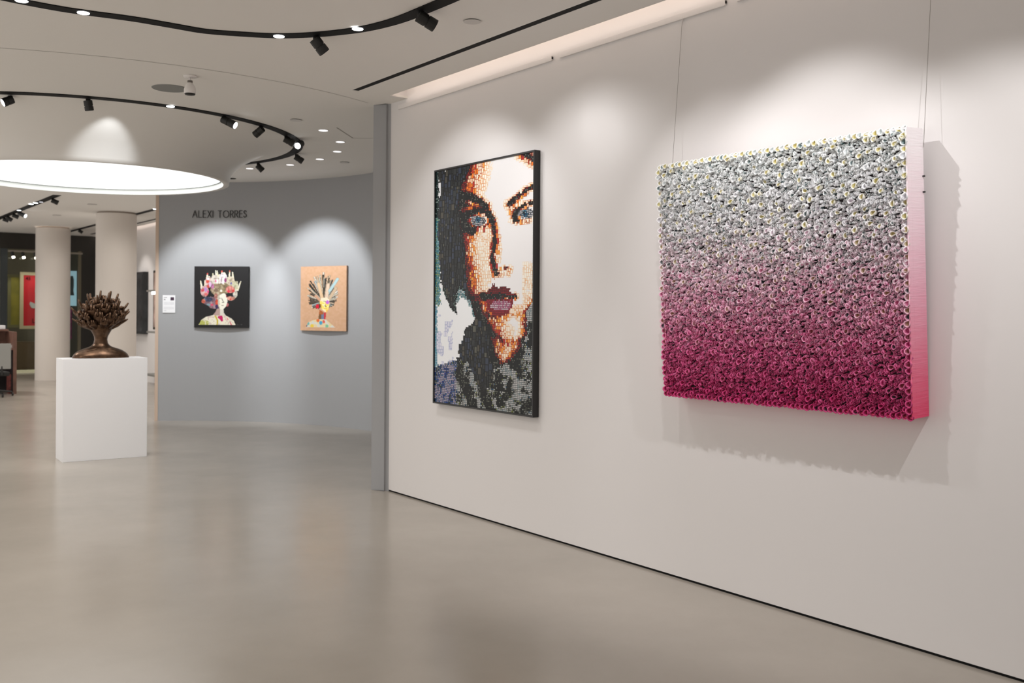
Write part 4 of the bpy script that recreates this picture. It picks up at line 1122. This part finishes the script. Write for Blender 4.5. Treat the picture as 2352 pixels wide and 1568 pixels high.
wall_art('framed_picture', 'narrow slice of a pinkish brown picture beside the grey wall edge', 'picture', 352, 375, 620, 757, .05, (mat('frame_brown', (.03, .025, .02), .5), mat('pinkish', (.42, .30, .26), .6, noise=(5, .5))), 'f')
M_SHELF = mat('shelf_grey', (.22, .215, .20), .5)
def shelf(py, label, group, pl=337):
    a = at_y(pl, py, YW-.22); b = at_y(372, py, YW-.22)
    t = thing('wall_shelf', label, 'shelf', ((a.x+b.x)/2, YW, a.z), 0, group); w = abs(b.x-a.x)/2
    bm = bmesh.new(); box(bm, -w, w, -.22, 0, -.035, .0); obj('board', bm, M_SHELF, t); return t, w
sh, sw = shelf(666, 'upper thin grey shelf with a lit lamp below, by the grey wall edge', 'far wall shelves')
bm = bmesh.new(); box(bm, -sw*.45, sw, -.20, -.06, -.085, -.036); obj('lamp_strip', bm, mat('strip_lamp', (1, 1, 1), .4, emit=(.95, 1, .98), estr=7), sh)
shelf(760, 'middle thin grey shelf on the far white wall', 'far wall shelves'); shelf(857, 'lowest thin grey shelf on the far white wall', 'far wall shelves', 330)
# reception desk at the left edge
XD = -11.95
yR = at_x(38.5, 880, XD).y; yr = at_x(31, 880, XD).y
zt = at_x(20, 757, XD).z; zw = at_x(20, 800, XD).z; zs = at_x(35, 762, XD).z
DK = thing('reception_desk', 'brown wooden reception desk cut off by the left edge', 'desk', (XD, yR, 0))
LN = 2.2; DP = .75
bm = bmesh.new(); box(bm, -DP, 0, -.055, 0, 0, zs); obj('side_panel', bm, M_WOOD, DK)
bm = bmesh.new(); box(bm, -DP, -DP+.30, -LN, -.055, zt-.03, zt); obj('counter_top', bm, M_WOOD, DK)
bm = bmesh.new(); box(bm, -DP, -DP+.03, -LN, -.055, 0, zt-.03); obj('back_panel', bm, M_WOOD, DK)
bm = bmesh.new(); box(bm, -DP+.03, -.02, -LN, -.055, zw-.03, zw); obj('worktop', bm, M_WOOD, DK)
bm = bmesh.new(); box(bm, -DP+.031, -DP+.04, -LN, -.056, 0.01, zw-.031); box(bm, -DP+.04, -.03, -.062, -.056, 0.01, zw-.031); obj('dark_inner_sheets', bm, M_DARKIN, DK)  # thin dark sheets over the inner faces below the worktop
def desk_item(name, label, cat, px, py, x, sx, sy, z0, h, m):
    q = at_x(px, py, x); bm = bmesh.new(); box(bm, -sx, sx, -sy, sy, 0, h); bevel(bm, min(sx, sy, h)*.25, 2)
    o = obj(name, bm, m); o.location = (x, q.y, z0); return tag(o, label, cat)
desk_item('paper_stack', 'small white stack of papers on the desk worktop', 'papers', 15, 797, XD-.25, .10, .09, zw, .05, M_WHITE)
desk_item('white_box', 'white box on top of the reception counter', 'box', 0, 750, XD-.60, .08, .08, zt, .07, M_WHITE)
for k, px in enumerate((21, 27)):
    desk_item('red_binder', ('red marbled binder on the floor under the desk, the left one', 'red marbled binder on the floor under the desk, nearest the side panel')[k], 'binder', px, 885, XD-.3, .14, .016, 0, .34, mat('binder_red', (.22, .06, .05), .6, noise=(20, .6)))
# office chair
qc = at_x(2, 850, XD+.35)
CH = thing('office_chair', 'grey-backed office chair on castors at the left edge', 'chair', (qc.x, qc.y-.12, 0))
zc1 = at_x(5, 788, XD+.35).z; zc0 = at_x(5, 846, XD+.35).z
bm = bmesh.new(); box(bm, .20, .24, -.22, .24, zc0, zc1); bevel(bm, .015, 2); obj('backrest', bm, mat('chair_grey', (.30, .30, .28), .6), CH)
bm = bmesh.new(); box(bm, -.24, .20, -.23, .23, zc0-.12, zc0-.05); bevel(bm, .02, 2); obj('seat', bm, M_BLACK, CH)
bm = bmesh.new(); tube(bm, [(0, 0, .10), (0, 0, zc0-.12)], .03, 10); tube(bm, [(.22, .1, zc0-.1), (.225, .1, zc0+.05)], .02, 8); obj('pillar', bm, M_BLACK, CH)
for k in range(5):
    a = R(72*k+20); 
    bm = bmesh.new(); tube(bm, [(0, 0, .11), (.30*math.cos(a), .30*math.sin(a), .07)], [.022, .015], 8); l = obj('base_leg', bm, M_BLACK, CH)
    bm = bmesh.new(); tube(bm, [(.31*math.cos(a), .31*math.sin(a)-.012, .03), (.31*math.cos(a), .31*math.sin(a)+.012, .03)], .029, 12); obj('castor', bm, M_BLACK, l)


# ------------------------------------------------------------------ room light
def area(loc, aim, sx, sy, power, color):
    ld = bpy.data.lights.new('room_light', 'AREA'); ld.shape = 'RECTANGLE'; ld.size = sx; ld.size_y = sy; ld.energy = power; ld.color = color
    lo = bpy.data.objects.new('room_light', ld); C.objects.link(lo); lo.location = loc
    lo.rotation_euler = (Vector(aim) - Vector(loc)).to_track_quat('-Z', 'Y').to_euler()
w = bpy.data.worlds.new('world'); scene.world = w; w.use_nodes = True
w.node_tree.nodes['Background'].inputs['Color'].default_value = (1.0, 0.95, 0.905, 1)
w.node_tree.nodes['Background'].inputs['Strength'].default_value = 1.05
# added downward beams without fixtures, brightening the far floor and ceiling
for (x, y, p) in ((-9.5, -2.5, 130), (-13.5, -1.5, 150), (-12, 0.6, 130), (-15.5, 0.3, 90), (-8.2, 0.8, 130)):
    beam((x, y, HT-0.03), (x, y, 0), p, 150, 0.8, (1, 0.95, 0.90), 0.06)
for (x, y, p) in ((1.5, -3.2, 100), (-1.0, -4.5, 130), (3.6, -5.2, 160), (-1.0, -2.2, 80), (-5.0, -3.2, 120)):  # more added beams without fixtures, over the near floor
    if p: beam((x, y, HT-0.03), (x, y, 0), p, 150, 0.8, (1, 0.95, 0.9), 0.06)
# spots on the far white wall; added beams without fixtures brighten the columns
for (px, py, pw_) in ((265, 906, 55), (120, 874, 40)):
    q = flo(px, py); dd = Vector((CAM.x-q.x, CAM.y-q.y, 0)).normalized(); pb_ = q + dd*1.9 + Vector((-dd.y, dd.x, 0))*.5
    beam((pb_.x, pb_.y, HT-.12), (q.x, q.y, 1.35), pw_, 76, .8, (1, .95, .9))
# added beams in the shop, standing in for the rail lamps
for px in (60, 105): q = at_x(px, 690, -18.6); beam((-17.95, q.y, 2.75), (-18.6, q.y, 1.45), 16, 80, .7, (1, .95, .88))
q = at_x(35, 690, -19.6); beam((-18.9, q.y, 2.6), (-19.6, q.y, 1.5), 16, 70, .8, (1, .95, .75))  # beam added without a fixture to brighten the olive picture
for (x, z) in ((-14.0, 1.6), (-11.6, 1.6), (-9.2, 1.6)):
    beam((x, 1.0, HT-0.15), (x, 2.07, z), 36, 70, 0.6, (1, 0.95, 0.9))

# ------------------------------------------------------------------ camera
cd = bpy.data.cameras.new('camera'); cam = bpy.data.objects.new('camera', cd); C.objects.link(cam)
cd.sensor_width = 36; cd.lens = F/2352*36; cd.shift_y = YH/2352; cd.clip_start = 0.05; cd.clip_end = 100
fwd = Vector((TY, TX, 0)); right = Vector((TX, -TY, 0)); up = Vector((0, 0, 1))
r2 = right*math.cos(PHI) + up*math.sin(PHI); u2 = up*math.cos(PHI) - right*math.sin(PHI)
mw = Matrix((( r2.x, u2.x, -fwd.x, CAM.x), (r2.y, u2.y, -fwd.y, CAM.y), (r2.z, u2.z, -fwd.z, CAM.z), (0, 0, 0, 1)))
cam.matrix_world = mw
cd.dof.use_dof = True; cd.dof.focus_distance = 5.8; cd.dof.aperture_fstop = 3.2
scene.camera = cam
scene.view_settings.view_transform = 'Standard'; scene.view_settings.look = 'None'
scene.view_settings.exposure = 0.0; scene.view_settings.gamma = 1.0; scene.view_settings.use_curve_mapping = False
